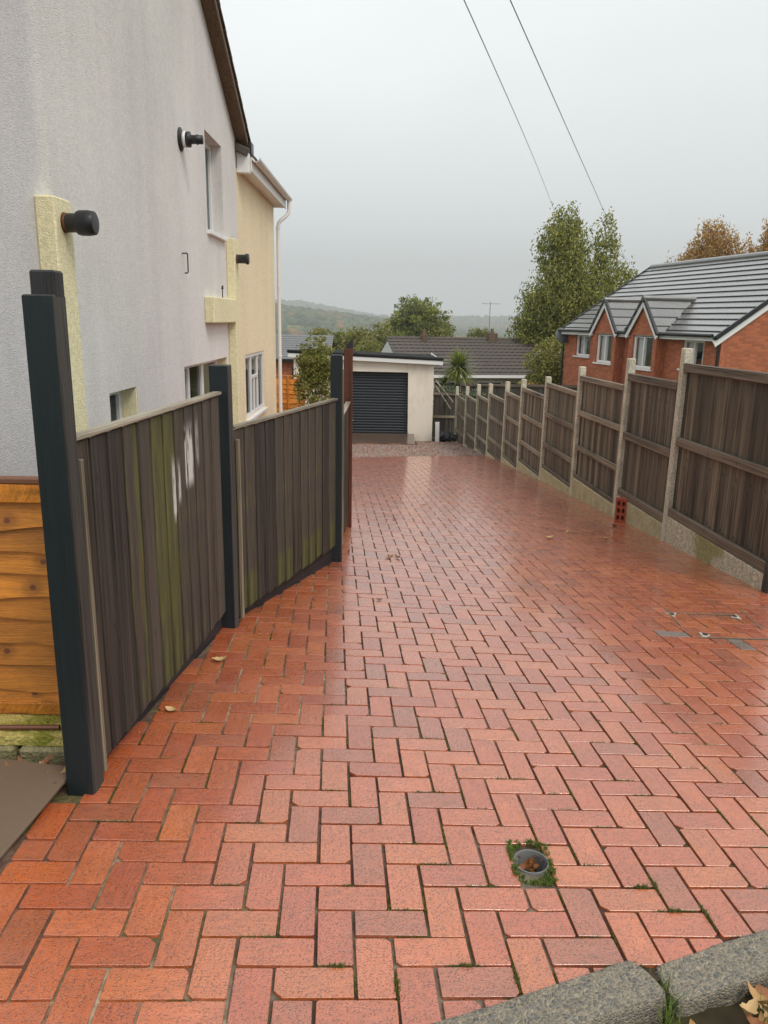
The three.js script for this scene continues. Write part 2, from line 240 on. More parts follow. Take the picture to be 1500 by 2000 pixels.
{
  const outline = (w, d, chip) => { const p = []; const cs = [0, 1, 2, 3].map(() => rr(0.0015, 0.005)); if (chip) cs[Math.floor(R() * 4)] = rr(0.009, 0.024);
    const W = w / 2, D = d / 2, j = () => rr(-.0008, .0008); p.push([-W + cs[0] + j(), -D + j()], [W - cs[1], -D + j()], [W + j(), -D + cs[1]], [W + j(), D - cs[2]], [W - cs[2], D + j()], [-W + cs[3], D + j()], [-W + j(), D - cs[3]], [-W, -D + cs[0]]); return p; };
  const variants = [], halves = [];
  for (let i = 0; i < 14; i++) variants.push(slab(outline(0.196, 0.0938, i > 8), 0.06, 0.0009, 2, R(), R()));
  for (let i = 0; i < 3; i++) halves.push(slab(outline(0.0925, 0.0938, i > 1), 0.06, 0.0009, 2, R(), R()));
  const list = [];
  const up = new THREE.Vector3();
  for (let r = -150; r < 22; r++) for (let k = -8; k < 12; k++) for (const v of [0, 1]) {
    const rm = ((r % 4) + 4) % 4, col = v ? rm - 1 + 4 * k : rm + 4 * k; if (col < -22 || col > 44) continue;
    let geo = Math.floor(R() * variants.length), half = false, c = v ? lat(col + .5, r + 1) : lat(col + 1, r + .5);
    if (!v && r === -2 && col === 6) { c = lat(7.5, -1.5); half = true; }       // cut round the drain
    if (v && r === -1 && col === 6) { c = lat(6.5, 0.5); half = true; }
    const [x, z] = c, ins = inPave(x, z); 
    const ends = v ? [lat(col + .5, r + .25), lat(col + .5, r + 1.75)] : [lat(col + .25, r + .5), lat(col + 1.75, r + .5)];
    const e = ends.map(p => inPave(...p)); if (!e[0] && !e[1]) continue;
    if (e[0] !== e[1] && !half) { half = true; c = v ? lat(col + .5, e[0] ? r + .5 : r + 1.5) : lat(e[0] ? col + .5 : col + 1.5, r + .5); }
    const [px, pz] = c, h = 0.05, n = up.set(-(G(px + h, pz) - G(px - h, pz)) / (2 * h) + rr(-.006, .006), 1, -(G(px, pz + h) - G(px, pz - h)) / (2 * h) + rr(-.006, .006)).normalize().clone();
    const yaw = HEAD + (v && !half ? Math.PI / 2 : 0) + rr(-.011, .011) + (R() < .5 ? Math.PI : 0);
    const ex = new THREE.Vector3(Math.cos(yaw), 0, -Math.sin(yaw)); const ez = ex.clone().cross(n).normalize(); ex.copy(n).cross(ez);
    const m = new THREE.Matrix4().makeBasis(ex, n, ez).setPosition(px + rr(-.0012, .0012), G(px, pz) + rr(-.0012, .0012), pz + rr(-.0012, .0012));
    const q = new THREE.Vector3(px, G(px, pz), pz).project(camera.updateMatrixWorld() ?? camera);
    let tone = R() < .02 ? 7 : R() < .1 ? 5 : Math.floor(R() * 5); const cover = px > 1.8 && px < 2.75 && pz < -4.2 && pz > -4.62;
    list.push({ m, half, geo, tone: cover && R() < .28 ? -1 : tone, seen: Math.abs(q.x) < 1.04 && Math.abs(q.y) < 1.04, d: -pz });
    if (-pz < 5) joints.push([px, pz, v]);
  }
  list.sort((a, b) => (b.seen - a.seen) || a.d - b.d);
  const far = [];
  list.forEach((b, i) => {
    const g = b.half ? halves[b.geo % 3] : variants[b.geo];
    if (i < 300) { const o = new THREE.Mesh(g, b.tone < 0 ? paverGrey : paverMats[b.tone]); o.name = 'brick'; o.castShadow = o.receiveShadow = true; o.matrix.copy(b.m); o.matrix.decompose(o.position, o.quaternion, o.scale); driveway.add(o); }
    else { const q = g.clone().applyMatrix4(b.m), n = q.attributes.position.count, c = b.tone < 0 ? [.26, .2, .165] : PAVE[b.tone], C = new Float32Array(n * 3), du = R(), dv = R(); for (let j = 0; j < n; j++) { C.set(c, j * 3); q.attributes.uv.setXY(j, q.attributes.uv.getX(j) + du, q.attributes.uv.getY(j) + dv); } q.setAttribute('color', new THREE.BufferAttribute(C, 3)); far.push(q); }
  });
  const fo = obj('brick_field', far, paverField, driveway); stuff(fo);
}
// gravel strip and wet slab in front of the garage
{
  const P = [], UV = [], I = [], nx = 20, nz = 20;
  for (let j = 0; j <= nz; j++) for (let i = 0; i <= nx; i++) { const x = mix(-2.0, 2.6, i / nx), z = mix(farZ(x) + 0.12, -23.5, j / nz); P.push(x, G(x, z) - 0.02, z); UV.push(x / 2, z / 2); }
  for (let j = 0; j < nz; j++) for (let i = 0; i < nx; i++) { const a = j * (nx + 1) + i, b = a + 1, c = a + nx + 1, d = c + 1; I.push(a, b, c, b, d, c); }
  const g = new THREE.BufferGeometry(); g.setAttribute('position', new THREE.Float32BufferAttribute(P, 3)); g.setAttribute('uv', new THREE.Float32BufferAttribute(UV, 2)); g.setIndex(I); g.computeVertexNormals();
  struct(obj('gravel_bed', g, mat([.7, .45, .38], 0.8, { map: sandC })));
  const st = new THREE.InstancedMesh(new THREE.IcosahedronGeometry(1, 0), mat([1, 1, 1], 0.45, { clearcoat: .6, clearcoatRoughness: .25 }), 9000); st.name = 'gravel'; stuff(st); const m = new THREE.Matrix4(), q = new THREE.Quaternion(), e = new THREE.Euler(), c = new THREE.Color();
  for (let i = 0; i < 9000; i++) { let x, z; do { x = rr(-1.9, FX(-19) - .02); z = rr(-22.3, -15); } while (z > farZ(x) - .02 + rr(-.1, .04) || (x < 0.9 && z < -20.6)); const s = rr(.012, .03); q.setFromEuler(e.set(R() * 6, R() * 6, R() * 6)); m.compose(new THREE.Vector3(x, G(x, z) - 0.012, z), q, new THREE.Vector3(s, s * .7, s * rr(.7, 1.3))); st.setMatrixAt(i, m); const k = rr(.6, 1.3), t = R(); st.setColorAt(i, c.setRGB(...mul(t < .4 ? [.26, .105, .07] : t < .8 ? [.22, .145, .11] : [.3, .23, .18], k))); }
  tag(st, 'loose red and brown gravel spread before the garage', 'gravel'); scene.add(st);
  const sl = obj('garage_apron', at(cbox(2.7, .1, 2.15, .01, { us: .5 }), -.5, G(-.5, -21.7) - .044, -21.7, Math.atan(.092)), mat([.16, .105, .08], 0.35, { map: concC, clearcoat: .8, clearcoatRoughness: .15 })); struct(sl);
}
// ---------------------------------------------------------------- kerb, verge, drain, inspection cover
const vergeY = -0.1;
{
  const ka = -Math.atan(-.377) ;
  const mk = (x0, x1, label) => { const L = (x1 - x0) / Math.cos(ka), sg = 14; const g = new THREE.BoxGeometry(L, 0.2, 0.13, 60, 12, 12); const p = g.attributes.position, uv = g.attributes.uv;
    for (let i = 0; i < p.count; i++) { let x = p.getX(i), y = p.getY(i), z = p.getZ(i); const ex = Math.max(0, Math.abs(x) - (L / 2 - .024)) / .024, ey = Math.max(0, y - .076) / .024, ez = Math.max(0, Math.abs(z) - .041) / .024; const l = Math.hypot(ex, ey, ez); if (l > 1) { const s = 1 / l; if (ex > 0) x = Math.sign(x) * (L / 2 - .024 + ex * s * .024); if (ey > 0) y = .076 + ey * s * .024; if (ez > 0) z = Math.sign(z) * (.041 + ez * s * .024); }
      const n = vn(x * 14 + 50, z * 14 + y * 9 + 50, 999, 999, 5) - .5, n2 = vn(x * 40 + 50, z * 40 + y * 30 + 50, 999, 999, 6) - .5; p.setXYZ(i, x + n * .02 + n2 * .008, y + n * .02 + n2 * .008, z + n * .022 + n2 * .008); uv.setXY(i, x * 2.2, (z - y) * 2.2); }
    g.computeVertexNormals(); const o = obj('kerb_stone', g, M.agg); const xm = (x0 + x1) / 2, zm = kerbZ(xm) + .042; o.position.set(xm, G(xm, zm) - .077, zm); o.rotation.y = ka; return tag(o, label, 'kerb stone', 'kerb stones at the end of the paving'); };
  mk(-.62, .045, 'rough grey aggregate kerb stone left of the two corner ones');
  mk(.06, .70, 'rough grey kerb stone left of the leafy gap'); mk(.735, 1.6, 'rough grey kerb stone in the bottom right corner'); mk(1.615, 2.4, 'rough grey kerb stone beyond the bottom right corner one');
  const g = new THREE.PlaneGeometry(4.6, 1.5, 40, 14); g.rotateX(-Math.PI / 2); const p = g.attributes.position; for (let i = 0; i < p.count; i++) p.setY(i, (fbm(p.getX(i) / 8 + 3, p.getZ(i) / 8 + 3, 24, 24, 3, 8) - .5) * .05);
  const u = g.attributes.uv; for (let i = 0; i < u.count; i++) u.setXY(i, p.getX(i) / 2, p.getZ(i) / 2); g.computeVertexNormals();
  const o = obj('verge', g, mat([.42, .34, .26], 0.95, { map: groundC })); o.rotation.y = ka; o.position.set(.9, vergeY, kerbZ(.9) + .9); struct(o);
}
// fallen leaves: small curled lobed sheets with thickness from two skins
const leafMats = [[.28, .11, .035], [.20, .075, .03], [.42, .24, .09], [.50, .33, .15], [.13, .055, .03]].map(c => mat(c, 0.6, { side: THREE.DoubleSide }));
function leafGeo(L, curl, w = .5) {
  const n = 9, P = [], I = []; const wob = rr(0, 6);
  for (let i = 0; i <= n; i++) { const t = i / n, hw = L * w * .5 * Math.sin(Math.PI * Math.pow(t, .8)) * (.75 + .35 * Math.abs(Math.sin(t * 11 + wob))) + .0006; const y = curl * L * (t - .5) * (t - .5) * 2; for (const s of [-1, 0, 1]) P.push((t - .5) * L, y + Math.abs(s) * curl * hw * .9 + .001, s * hw); }
  for (let i = 0; i < n; i++) for (let j = 0; j < 2; j++) { const a = i * 3 + j; I.push(a, a + 1, a + 3, a + 1, a + 4, a + 3); }
  const g = new THREE.BufferGeometry(); g.setAttribute('position', new THREE.Float32BufferAttribute(P, 3)); g.setIndex(I); g.computeVertexNormals(); return g;
}
function leaf(x, y, z, L, label, mi = 0, group, tilt = 0) { const o = obj('fallen_leaf', leafGeo(L, rr(.35, .9), rr(.4, .65)), leafMats[mi]); o.position.set(x, y, z); o.rotation.set(rr(-tilt, tilt), R() * 6.28, rr(-tilt, tilt)); return tag(o, label, 'leaf', group); }
const onDrive = (x, z, L, label, mi) => leaf(x, G(x, z) + .002, z, L, label, mi);
onDrive(.05, -6.2, .10, 'curled brown leaf lying on the bricks beyond the left posts', 0); onDrive(.12, -6.23, .085, 'darker shrivelled leaf beside the curled brown one', 1);
onDrive(-.02, -4.86, .05, 'tiny dark leaf on pink bricks in the middle', 4); onDrive(1.68, -7.5, .1, 'pale leaf lying on wet bricks towards the right fence', 3); onDrive(1.95, -7.85, .07, 'small pale leaf nearer the loose red brick', 2);
onDrive(2.3, -7.65, .06, 'small yellow leaf close to the right fence', 3); onDrive(-.3, -6.35, .05, 'tiny brown leaf near the third left post', 1); onDrive(.12, -8.2, .06, 'small dark leaf far down the drive', 4); onDrive(.5, -9.4, .06, 'small rust leaf far down the drive', 0);
onDrive(2.62, -8.45, .09, 'thin twig-like leaf at the foot of the loose red brick', 4); onDrive(-.82, -3.6, .08, 'grey wet leaf under the left fence panel', 3); onDrive(-.9, -3.0, .06, 'pale leaf at the foot of the mossy boards', 3);
for (let i = 0; i < 9; i++) leaf(rr(-1.32, -1.1), .008 + R() * .02, rr(-2.47, -2.33), rr(.05, .09), 'dead leaf in the heap beside the nearest left post', [1, 0, 2, 3][i % 4], 'dead leaves by the post', .3);
for (let i = 0; i < 55; i++) { const x = rr(.66, 1.45); leaf(x, vergeY + rr(.01, .06), kerbZ(x) + rr(.14, .4), rr(.045, .08), 'dead leaf in the litter in front of the kerb', Math.floor(R() * 4), 'leaf litter below the kerb', .5); }
function blades(name, spots, label, col, hgt, wid, per = 26, spread = .02) {
  const P = [], C = [], N = []; for (const [x, y, z, s = 1] of spots) for (let i = 0; i < per * s; i++) { const a = R() * 6.28, d = Math.sqrt(R()) * spread * s, bx = x + Math.cos(a) * d, bz = z + Math.sin(a) * d, h = hgt * rr(.4, 1.1) * Math.min(1, .6 + .4 * s), t = R() * 6.28, w = wid * rr(.6, 1.2), lx = rr(-.5, .5) * h, lz = rr(-.5, .5) * h; const k = rr(.6, 1.35), c = mul(mix3(col, [.26, .22, .06], R() < .2 ? .6 : 0), k);
    const A = [bx - Math.cos(t) * w, y, bz - Math.sin(t) * w], B = [bx + Math.cos(t) * w, y, bz + Math.sin(t) * w], m1 = [bx + lx * .35 - Math.cos(t) * w * .7, y + h * .6, bz + lz * .35 - Math.sin(t) * w * .7], m2 = [bx + lx * .35 + Math.cos(t) * w * .7, y + h * .6, bz + lz * .35 + Math.sin(t) * w * .7], E = [bx + lx, y + h, bz + lz];
    P.push(...A, ...B, ...m1, ...B, ...m2, ...m1, ...m1, ...m2, ...E); for (let q = 0; q < 9; q++) C.push(...c); }
  const g = new THREE.BufferGeometry(); g.setAttribute('position', new THREE.Float32BufferAttribute(P, 3)); g.setAttribute('color', new THREE.Float32BufferAttribute(C, 3)); g.computeVertexNormals();
  const o = obj(name, g, mat([1, 1, 1], 0.75, { vertexColors: true, side: THREE.DoubleSide, transmission: .25 })); stuff(o); return tag(o, label, 'grass');
}
{ // moss and weeds growing in the joints: crossings of the lattice, thicker towards the kerb
  const sp = [], cand = [], ch = Math.cos(HEAD), sh = Math.sin(HEAD), run = (x, z, L, al) => { const n = Math.ceil(L / .006); for (let i = 0; i < n; i++) { const t = (i / n - .5) * L, X = x + (al ? -sh : ch) * t, Z = z - (al ? ch : sh) * t; sp.push([X, G(X, Z) - .007, Z, rr(.15, .4)]); } };
  for (let r = -30; r < 14; r++) for (let c = -8; c < 30; c++) { const v = ((r - 1 - c) % 4 + 4) % 4 === 0, h = ((r - c) % 4 + 4) % 4 === 0; if (!v && !h) continue; const [x, z] = v ? lat(c, r + rr(.3, 1.7)) : lat(c + rr(.3, 1.7), r); if (!inPave(x, z)) continue; const nearK = sstep(-.9, 0, z - kerbZ(x)), rt = sstep(-.6, .3, x), pr = .12 + .36 * rt * sstep(-4.5, -2.2, z) + .5 * nearK * rt; cand.push([x, z, v]); if (R() < pr) run(x, z, rr(.03, .13), v); }
  for (const [x, z, s] of [[.78, -2.02, 1.2], [.98, -1.87, 1.5], [.89, -1.77, 1.6], [.62, -1.66, 1.3], [.33, -1.58, 1.5], [.2, -1.52, 1.4], [1.1, -1.82, 1.2], [-.11, -1.58, 1.3], [.05, -1.6, 1.2], [.92, -2.0, 1]]) { const b = cand.reduce((a, c) => Math.hypot(c[0] - x, c[1] - z) < Math.hypot(a[0] - x, a[1] - z) ? c : a); run(b[0], b[1], .08 * s, b[2]); for (let q = 0; q < 8; q++) { const t = rr(-.02, .02); sp.push([b[0] + (b[2] ? -sh : ch) * t, G(b[0], b[1]) - .006, b[1] - (b[2] ? ch : sh) * t, .8]); } }
  blades('joint_moss', sp, 'green moss and weeds sprouting from the paving joints', [.13, .145, .022], .019, .0013, 22, .0075);
  const dr = []; for (let i = 0; i < 110; i++) { const a = R() * 6.28, d = rr(.056, .09), x = .484 + clamp(Math.cos(a) * d, -.06, .062), z = -2.088 + clamp(Math.sin(a) * d * 1.4, -.1, .1); dr.push([x, G(x, z) - .006, z, .6]); }
  blades('drain_grass', dr, 'short bright grass ringing the open drain pipe', [.12, .2, .02], .022, .0018, 26, .012);
  const kg = []; for (let i = 0; i < 9; i++) { const x = .718 + rr(-.012, .012); kg.push([x, G(x, -1.5) - .06, kerbZ(x) + rr(.02, .18), 1.1]); } for (let i = 0; i < 5; i++) { const x = rr(.98, 1.06); kg.push([x, vergeY, kerbZ(x) + rr(.2, .26), 1.2]); }
  blades('verge_grass', kg, 'green grass tufts in the kerb gap and below it', [.14, .22, .025], .1, .002, 12, .025);
}
{
  const y = G(.484, -2.088), d = thing('drain_pipe', 'open round plastic drain pipe sunk in the bricks, full of leaves', 'drain', [.484, y, -2.088]);
  obj('rim', new THREE.LatheGeometry([[.05, -.12], [.052, .001], [.053, .003], [.056, .002], [.056, -.12]].map(p => new THREE.Vector2(...p)), 40), mat([.2, .205, .205], .5, { side: THREE.DoubleSide }), d); obj('silt', at(cyl(.05, .05, .01, 24), 0, -.1, 0), M.dark, d);
  for (let i = 0; i < 9; i++) { const a = R() * 6.28, r = rr(0, .024); leaf(.484 + Math.cos(a) * r, y - .05 + i * .0055, -2.088 + Math.sin(a) * r, rr(.04, .062), 'dead brown leaf stuffed in the drain pipe', [0, 2, 0, 1][i % 4], 'leaves in the drain', .9); }
  const P = [], UV = [], I = [], n = 40, hs = .36; for (let j = 0; j <= n; j++) for (let i = 0; i <= n; i++) { const x = .484 + mix(-hs, hs, i / n), z = -2.088 + mix(-hs, hs, j / n); P.push(x, G(x, z) - .0085, z); UV.push(x / 2, z / 2); }
  for (let j = 0; j < n; j++) for (let i = 0; i < n; i++) { const cx = mix(-hs, hs, (i + .5) / n), cz = mix(-hs, hs, (j + .5) / n); if (Math.hypot(cx, cz) < .052) continue; const a = j * (n + 1) + i, b = a + 1, c = a + n + 1, e = c + 1; I.push(a, c, b, b, c, e); }
  const pg = new THREE.BufferGeometry(); pg.setAttribute('position', new THREE.Float32BufferAttribute(P, 3)); pg.setAttribute('uv', new THREE.Float32BufferAttribute(UV, 2)); pg.setAttribute('color', new THREE.Float32BufferAttribute(P.map(() => .6), 3)); pg.setIndex(I); pg.computeVertexNormals(); obj('soil_patch', pg, sandMat, driveway);
}
{ // recessed cover: metal tray edges and corner keyholes
  const cx = 2.2, cz = -4.68, s = Math.atan(.085), t = thing('inspection_cover', 'recessed brick inspection cover with metal edge and corner keyholes', 'cover', [cx, G(cx, cz) + .004, cz], HEAD);
  const edge = (w, d, x, z) => obj('tray_edge', at(cbox(w, .006, d, .001), x, x * -.0386 + z * .085, z, s, 0, -.0386), mat([.22, .19, .14], .6, { map: concC }), t);
  edge(.54, .008, 0, -.27); edge(.54, .008, 0, .25); edge(.008, .52, -.27, 0); edge(.008, .52, .27, 0);
  for (const [x, z, a] of [[-.22, -.22, 0], [.22, -.22, -1.57], [-.2, .21, 1.57]]) { const k = obj('keyhole', at(slab([[-.04, -.028], [.04, -.028], [.0, .03]], .006, .001), x, x * -.0386 + z * .085 + .004, z, s, a), mat([.42, .39, .32], .7), t); obj('key_slot', at(cyl(.017, .017, .004, 12), x, x * -.0386 + z * .085 + .0045, z - .008, s), M.dark, k); }
}
// ---------------------------------------------------------------- right fence
const ordn = ['nearest', 'second', 'third', 'fourth', 'fifth', 'sixth', 'seventh', 'eighth', 'ninth', 'tenth', 'eleventh'];
{
  const tops = [1.25, 1.055, .91, .67, .45, .25, .05, -.13, -.3, -.47], bots = [-.29, -.40, -.55, -.74, -.94, -1.12, -1.3, -1.47, -1.64, -1.8], ptops = [1.42, 1.385, 1.215, 1.015, .75, .58, .425, .24, .1, -.1, -.25];
  FZ.forEach((z, i) => { const x = FX(z), y0 = G(x, z) - .25, h = ptops[i] - y0; const o = obj('fence_post', cbox(.085, h, .088, .008, { us: 1.5, vs: 1.5 }), i ? M.post : M.greyTimber);
    o.position.set(x, y0 + h / 2, z); o.rotation.set(rr(-.008, .008), .056, rr(-.012, .012)); tag(o, i ? `pale concrete post of the right fence, ${ordn[i]} from the camera` : 'dark timber post at the right edge of the picture', 'fence post', i ? 'posts of the right fence' : undefined); });
  const bw = .1;
  for (let i = 0; i < FZ.length - 1; i++) {
    const za = FZ[i] - .052, zb = FZ[i + 1] + .052, xa = FX(za), xb = FX(zb), L = Math.hypot(xb - xa, zb - za), th = Math.atan2(-(zb - za), xb - xa), mx = (xa + xb) / 2, mz = (za + zb) / 2, y0 = bots[i], H = tops[i] - y0;
    const t = thing('board_fence', i < 2 ? ['wide weathered closeboard fence panel at the right edge', 'closeboard fence panel above the loose red brick'][i] : `weathered closeboard panel of the right fence, ${ordn[i]} from the camera`, 'fence panel', [mx, y0, mz], th, 'panels of the right fence');
    t.rotation.z = rr(-.006, .006); const n = Math.round(L / (bw * .82)), pitch = L / n; const gs = [0, 1, 2].map(() => cbox(bw, H - .045, .011, .002));
    for (let k = 0; k < n; k++) { const b = obj('board', gs[k % 3], M.rboard[Math.floor(R() * 5)], t); b.position.set(-L / 2 + (k + .5) * pitch, (H - .045) / 2, .02 + rr(-.001, .001)); b.rotation.y = .13; }
    const rails = i < 2 ? [H - .045, H * .5, .045] : [H - .045, H - .53, H - 1.02]; rails.forEach((ry, k) => obj('rail', at(cbox(L, i < 2 ? .085 : .07, .042, .006, { long: 'x' }), 0, ry, -.016 - (k ? 0 : .004)), i < 2 ? M.railDark : M.rail, t));
    if (i >= 2) obj('bottom_rail', at(cbox(L, .06, .03, .004, { long: 'x' }), 0, .02, -.01), M.railDark, t);
    const gb = G(mx, za) - .5, gh = y0 - gb - .006, o = obj('gravel_board', cbox(L, gh, .05, .006, i ? { long: 'x', us: 2, vs: 2 } : { long: 'x', us: .7, vs: .7, ou: .1, ov: .3 }), i ? M.gravelBoard : M.aggMoss); o.position.set(mx - .012, gb + gh / 2, mz); o.rotation.y = th; tag(o, i ? `yellowish concrete base board under the ${ordn[i]} right fence panel` : 'mossy pebbled concrete base board at the right edge', 'gravel board', 'gravel boards of the right fence');
  }
  // cross fence closing the gap past the garage
  const t = thing('board_fence', 'dark closeboard panel crossing behind the garage corner', 'fence panel', [1.85, -2.2, -23.2]); for (let k = 0; k < 9; k++) obj('board', at(cbox(.1, 1.75, .012, .002), -.38 + k * .095, .87, 0, 0, .06), M.board[k % 5], t); for (const y of [.35, 1.0, 1.68]) obj('rail', at(cbox(.9, .07, .04, .004, { long: 'x' }), 0, y, .03), M.rail, t);
}
{ // loose perforated brick on end
  const s = new THREE.Shape([[-.05, 0], [.05, 0], [.05, .215], [-.05, .215]].map(p => new THREE.Vector2(...p))); for (let r = 0; r < 3; r++) for (let c = 0; c < 2; c++) { const x = -.022 + c * .044, y = .045 + r * .0625, h = new THREE.Path(); h.absellipse(x, y, .0165, .025, 0, 6.28318, false, 0); s.holes.push(h); }
  const g = new THREE.ExtrudeGeometry(s, { depth: .06, bevelEnabled: true, bevelSize: .002, bevelThickness: .002, bevelSegments: 1, curveSegments: 8 }); g.translate(0, 0, -.03); const x = 2.80, z = -8.80, t = thing('loose_brick', 'red perforated brick standing on end against the right fence', 'brick', [x, G(x, z) - .004, z], -.55); t.scale.set(1.25, 1.35, 1.3);
  obj('body', g, mat([.36, .07, .03], .6), t); obj('core', at(cbox(.094, .21, .03, .001), 0, .1075, -.012), mat([.1, .022, .012], .9), t);
}
// ---------------------------------------------------------------- left fence
{
  const post = (i, top, w, d, label, body, face) => { const [x, z] = LP[i], y0 = G(x, z) - .06, t = thing('gate_post', label, 'fence post', [x, y0, z], 0, 'posts of the left fence'); const h = top - y0; obj('body', at(cbox(w, h, d, .005), 0, h / 2, -d / 2), body, t); if (face) obj('painted_face', at(cbox(w - .008, h - .01, .006, .002, { us: 3, vs: .6 }), -.001, h / 2 + .002, .003), face, t); return [t, h]; };
  const [p1, h1] = post(0, 1.655, .098, .085, 'tall dark teal timber post nearest the camera', M.greyTimber, M.teal); p1.rotation.y = .0; obj('stub', at(cbox(.075, .08, .07, .006), .012, h1 + .03, -.045), M.blackTimber, p1);
  post(1, 1.352, .105, .09, 'dark square timber post between the two left fence panels', M.greyTimber, M.teal);
  const [p3] = post(2, 1.336, .09, .085, 'dark teal timber post at the bend of the left fence', M.greyTimber, M.teal); obj('side_batten', at(cbox(.012, 1.4, .03, .002), .052, .9, -.02), M.batten, p3);
  const [p4, h4] = post(3, 1.325, .085, .08, 'reddish brown timber post at the far end of the left fence', M.brownTimber); const w = new THREE.Shape([[-.04, 0], [.04, 0], [.04, .085], [.018, .085]].map(p => new THREE.Vector2(...p))); obj('pointed_top', at(new THREE.ExtrudeGeometry(w, { depth: .06, bevelEnabled: false }), .004, h4 + .001, -.075), M.blackTimber, p4);
  const none = () => 0; const smear = (u0, u1, v0, v1) => (u, v) => sstep(u0 - .1, u0 + .08, u) * sstep(u1 + .1, u1 - .08, u) * sstep(v0 - .03, v0 + .03, v) * sstep(v1 + .08, v1 - .03, v);
  const marks = { 3: marked((u, v) => sstep(.35, .8, u) * (.75 + .25 * v), none), 5: marked((u, v) => .55 + .2 * u, none), 6: marked((u, v) => .85 - .25 * v, smear(.6, .98, .6, .78)), 7: marked((u, v) => .12, smear(.1, .3, .66, .76)), 8: marked((u, v) => .02, smear(.1, .7, .7, .88)), 9: marked(() => 0, (u, v) => .45 * smear(.05, .35, .76, .9)(u, v)) };
  const green = [0, 1].map(k => marked((u, v) => sstep(.32, .05, v) * .8 + .08 * k, none));
  const panel = (a, b, ta, tb, y0a, y0b, top, n, label, mk) => {
    const [xa, za] = LP[a], [xb, zb] = LP[b], L0 = Math.hypot(xb - xa, zb - za), ux = (xb - xa) / L0, uz = (zb - za) / L0, sx = xa + ux * ta, sz = za + uz * ta, L = L0 - ta - tb, th = Math.atan2(-uz, ux);
    const t = thing('board_fence', label, 'fence panel', [sx + .028, 0, sz], th, 'panels of the left fence'), bw = L / n * 1.16;
    for (let k = 0; k < n; k++) { const yb = mix(y0a, y0b, (k + .5) / n) + rr(-.008, .008), h = top - .03 - yb, m = mk && marks[k] ? marks[k] : mk === 0 && R() < .8 ? green[k % 2] : M.board[Math.floor(R() * 5)], pt = m.map === woodC ? {} : { us: 1 / bw, ou: .5, vs: 1 / h, ov: .5 }; const o = obj('board', cbox(bw, h, .012, .002, pt), m, t); o.position.set((k + .5) / n * L, yb + h / 2, -.02 - rr(0, .002)); o.rotation.y = .05; }
    obj('cap', at(cbox(L + .02, .018, .045, .004, { long: 'x' }), L / 2, top - .014, -.022), M.cap, t);
    const hb = top - .06 - y0a; obj('end_batten', at(cbox(.018, hb, .022, .003), .01, y0a + hb / 2 - .02, .004), M.batten, t); obj('rail', at(cbox(L, .07, .04, .004, { long: 'x' }), L / 2, top - .5, -.055), M.railDark, t); obj('rail', at(cbox(L, .07, .04, .004, { long: 'x' }), L / 2, (y0a + y0b) / 2 + .25, -.055), M.railDark, t);
    obj('plinth', at(cbox(L + .06, .42, .03, .004, { long: 'x' }), L / 2, (y0a + y0b) / 2 - .13, -.065, 0, 0, Math.atan2(y0b - y0a, L)), M.blackTimber, t);
    return t; };
  panel(0, 1, .1, .06, .03, -.02, 1.225, 12, 'dark left fence panel with green algae and white paint smears', true);
  panel(1, 2, .12, .05, -.10, -.155, 1.02, 12, 'dark left fence panel between the second and third posts, greenish at its foot', 0);
  panel(2, 3, .1, .09, -.25, -.38, .83, 12, 'short dark fence panel seen edge-on past the bend');
}
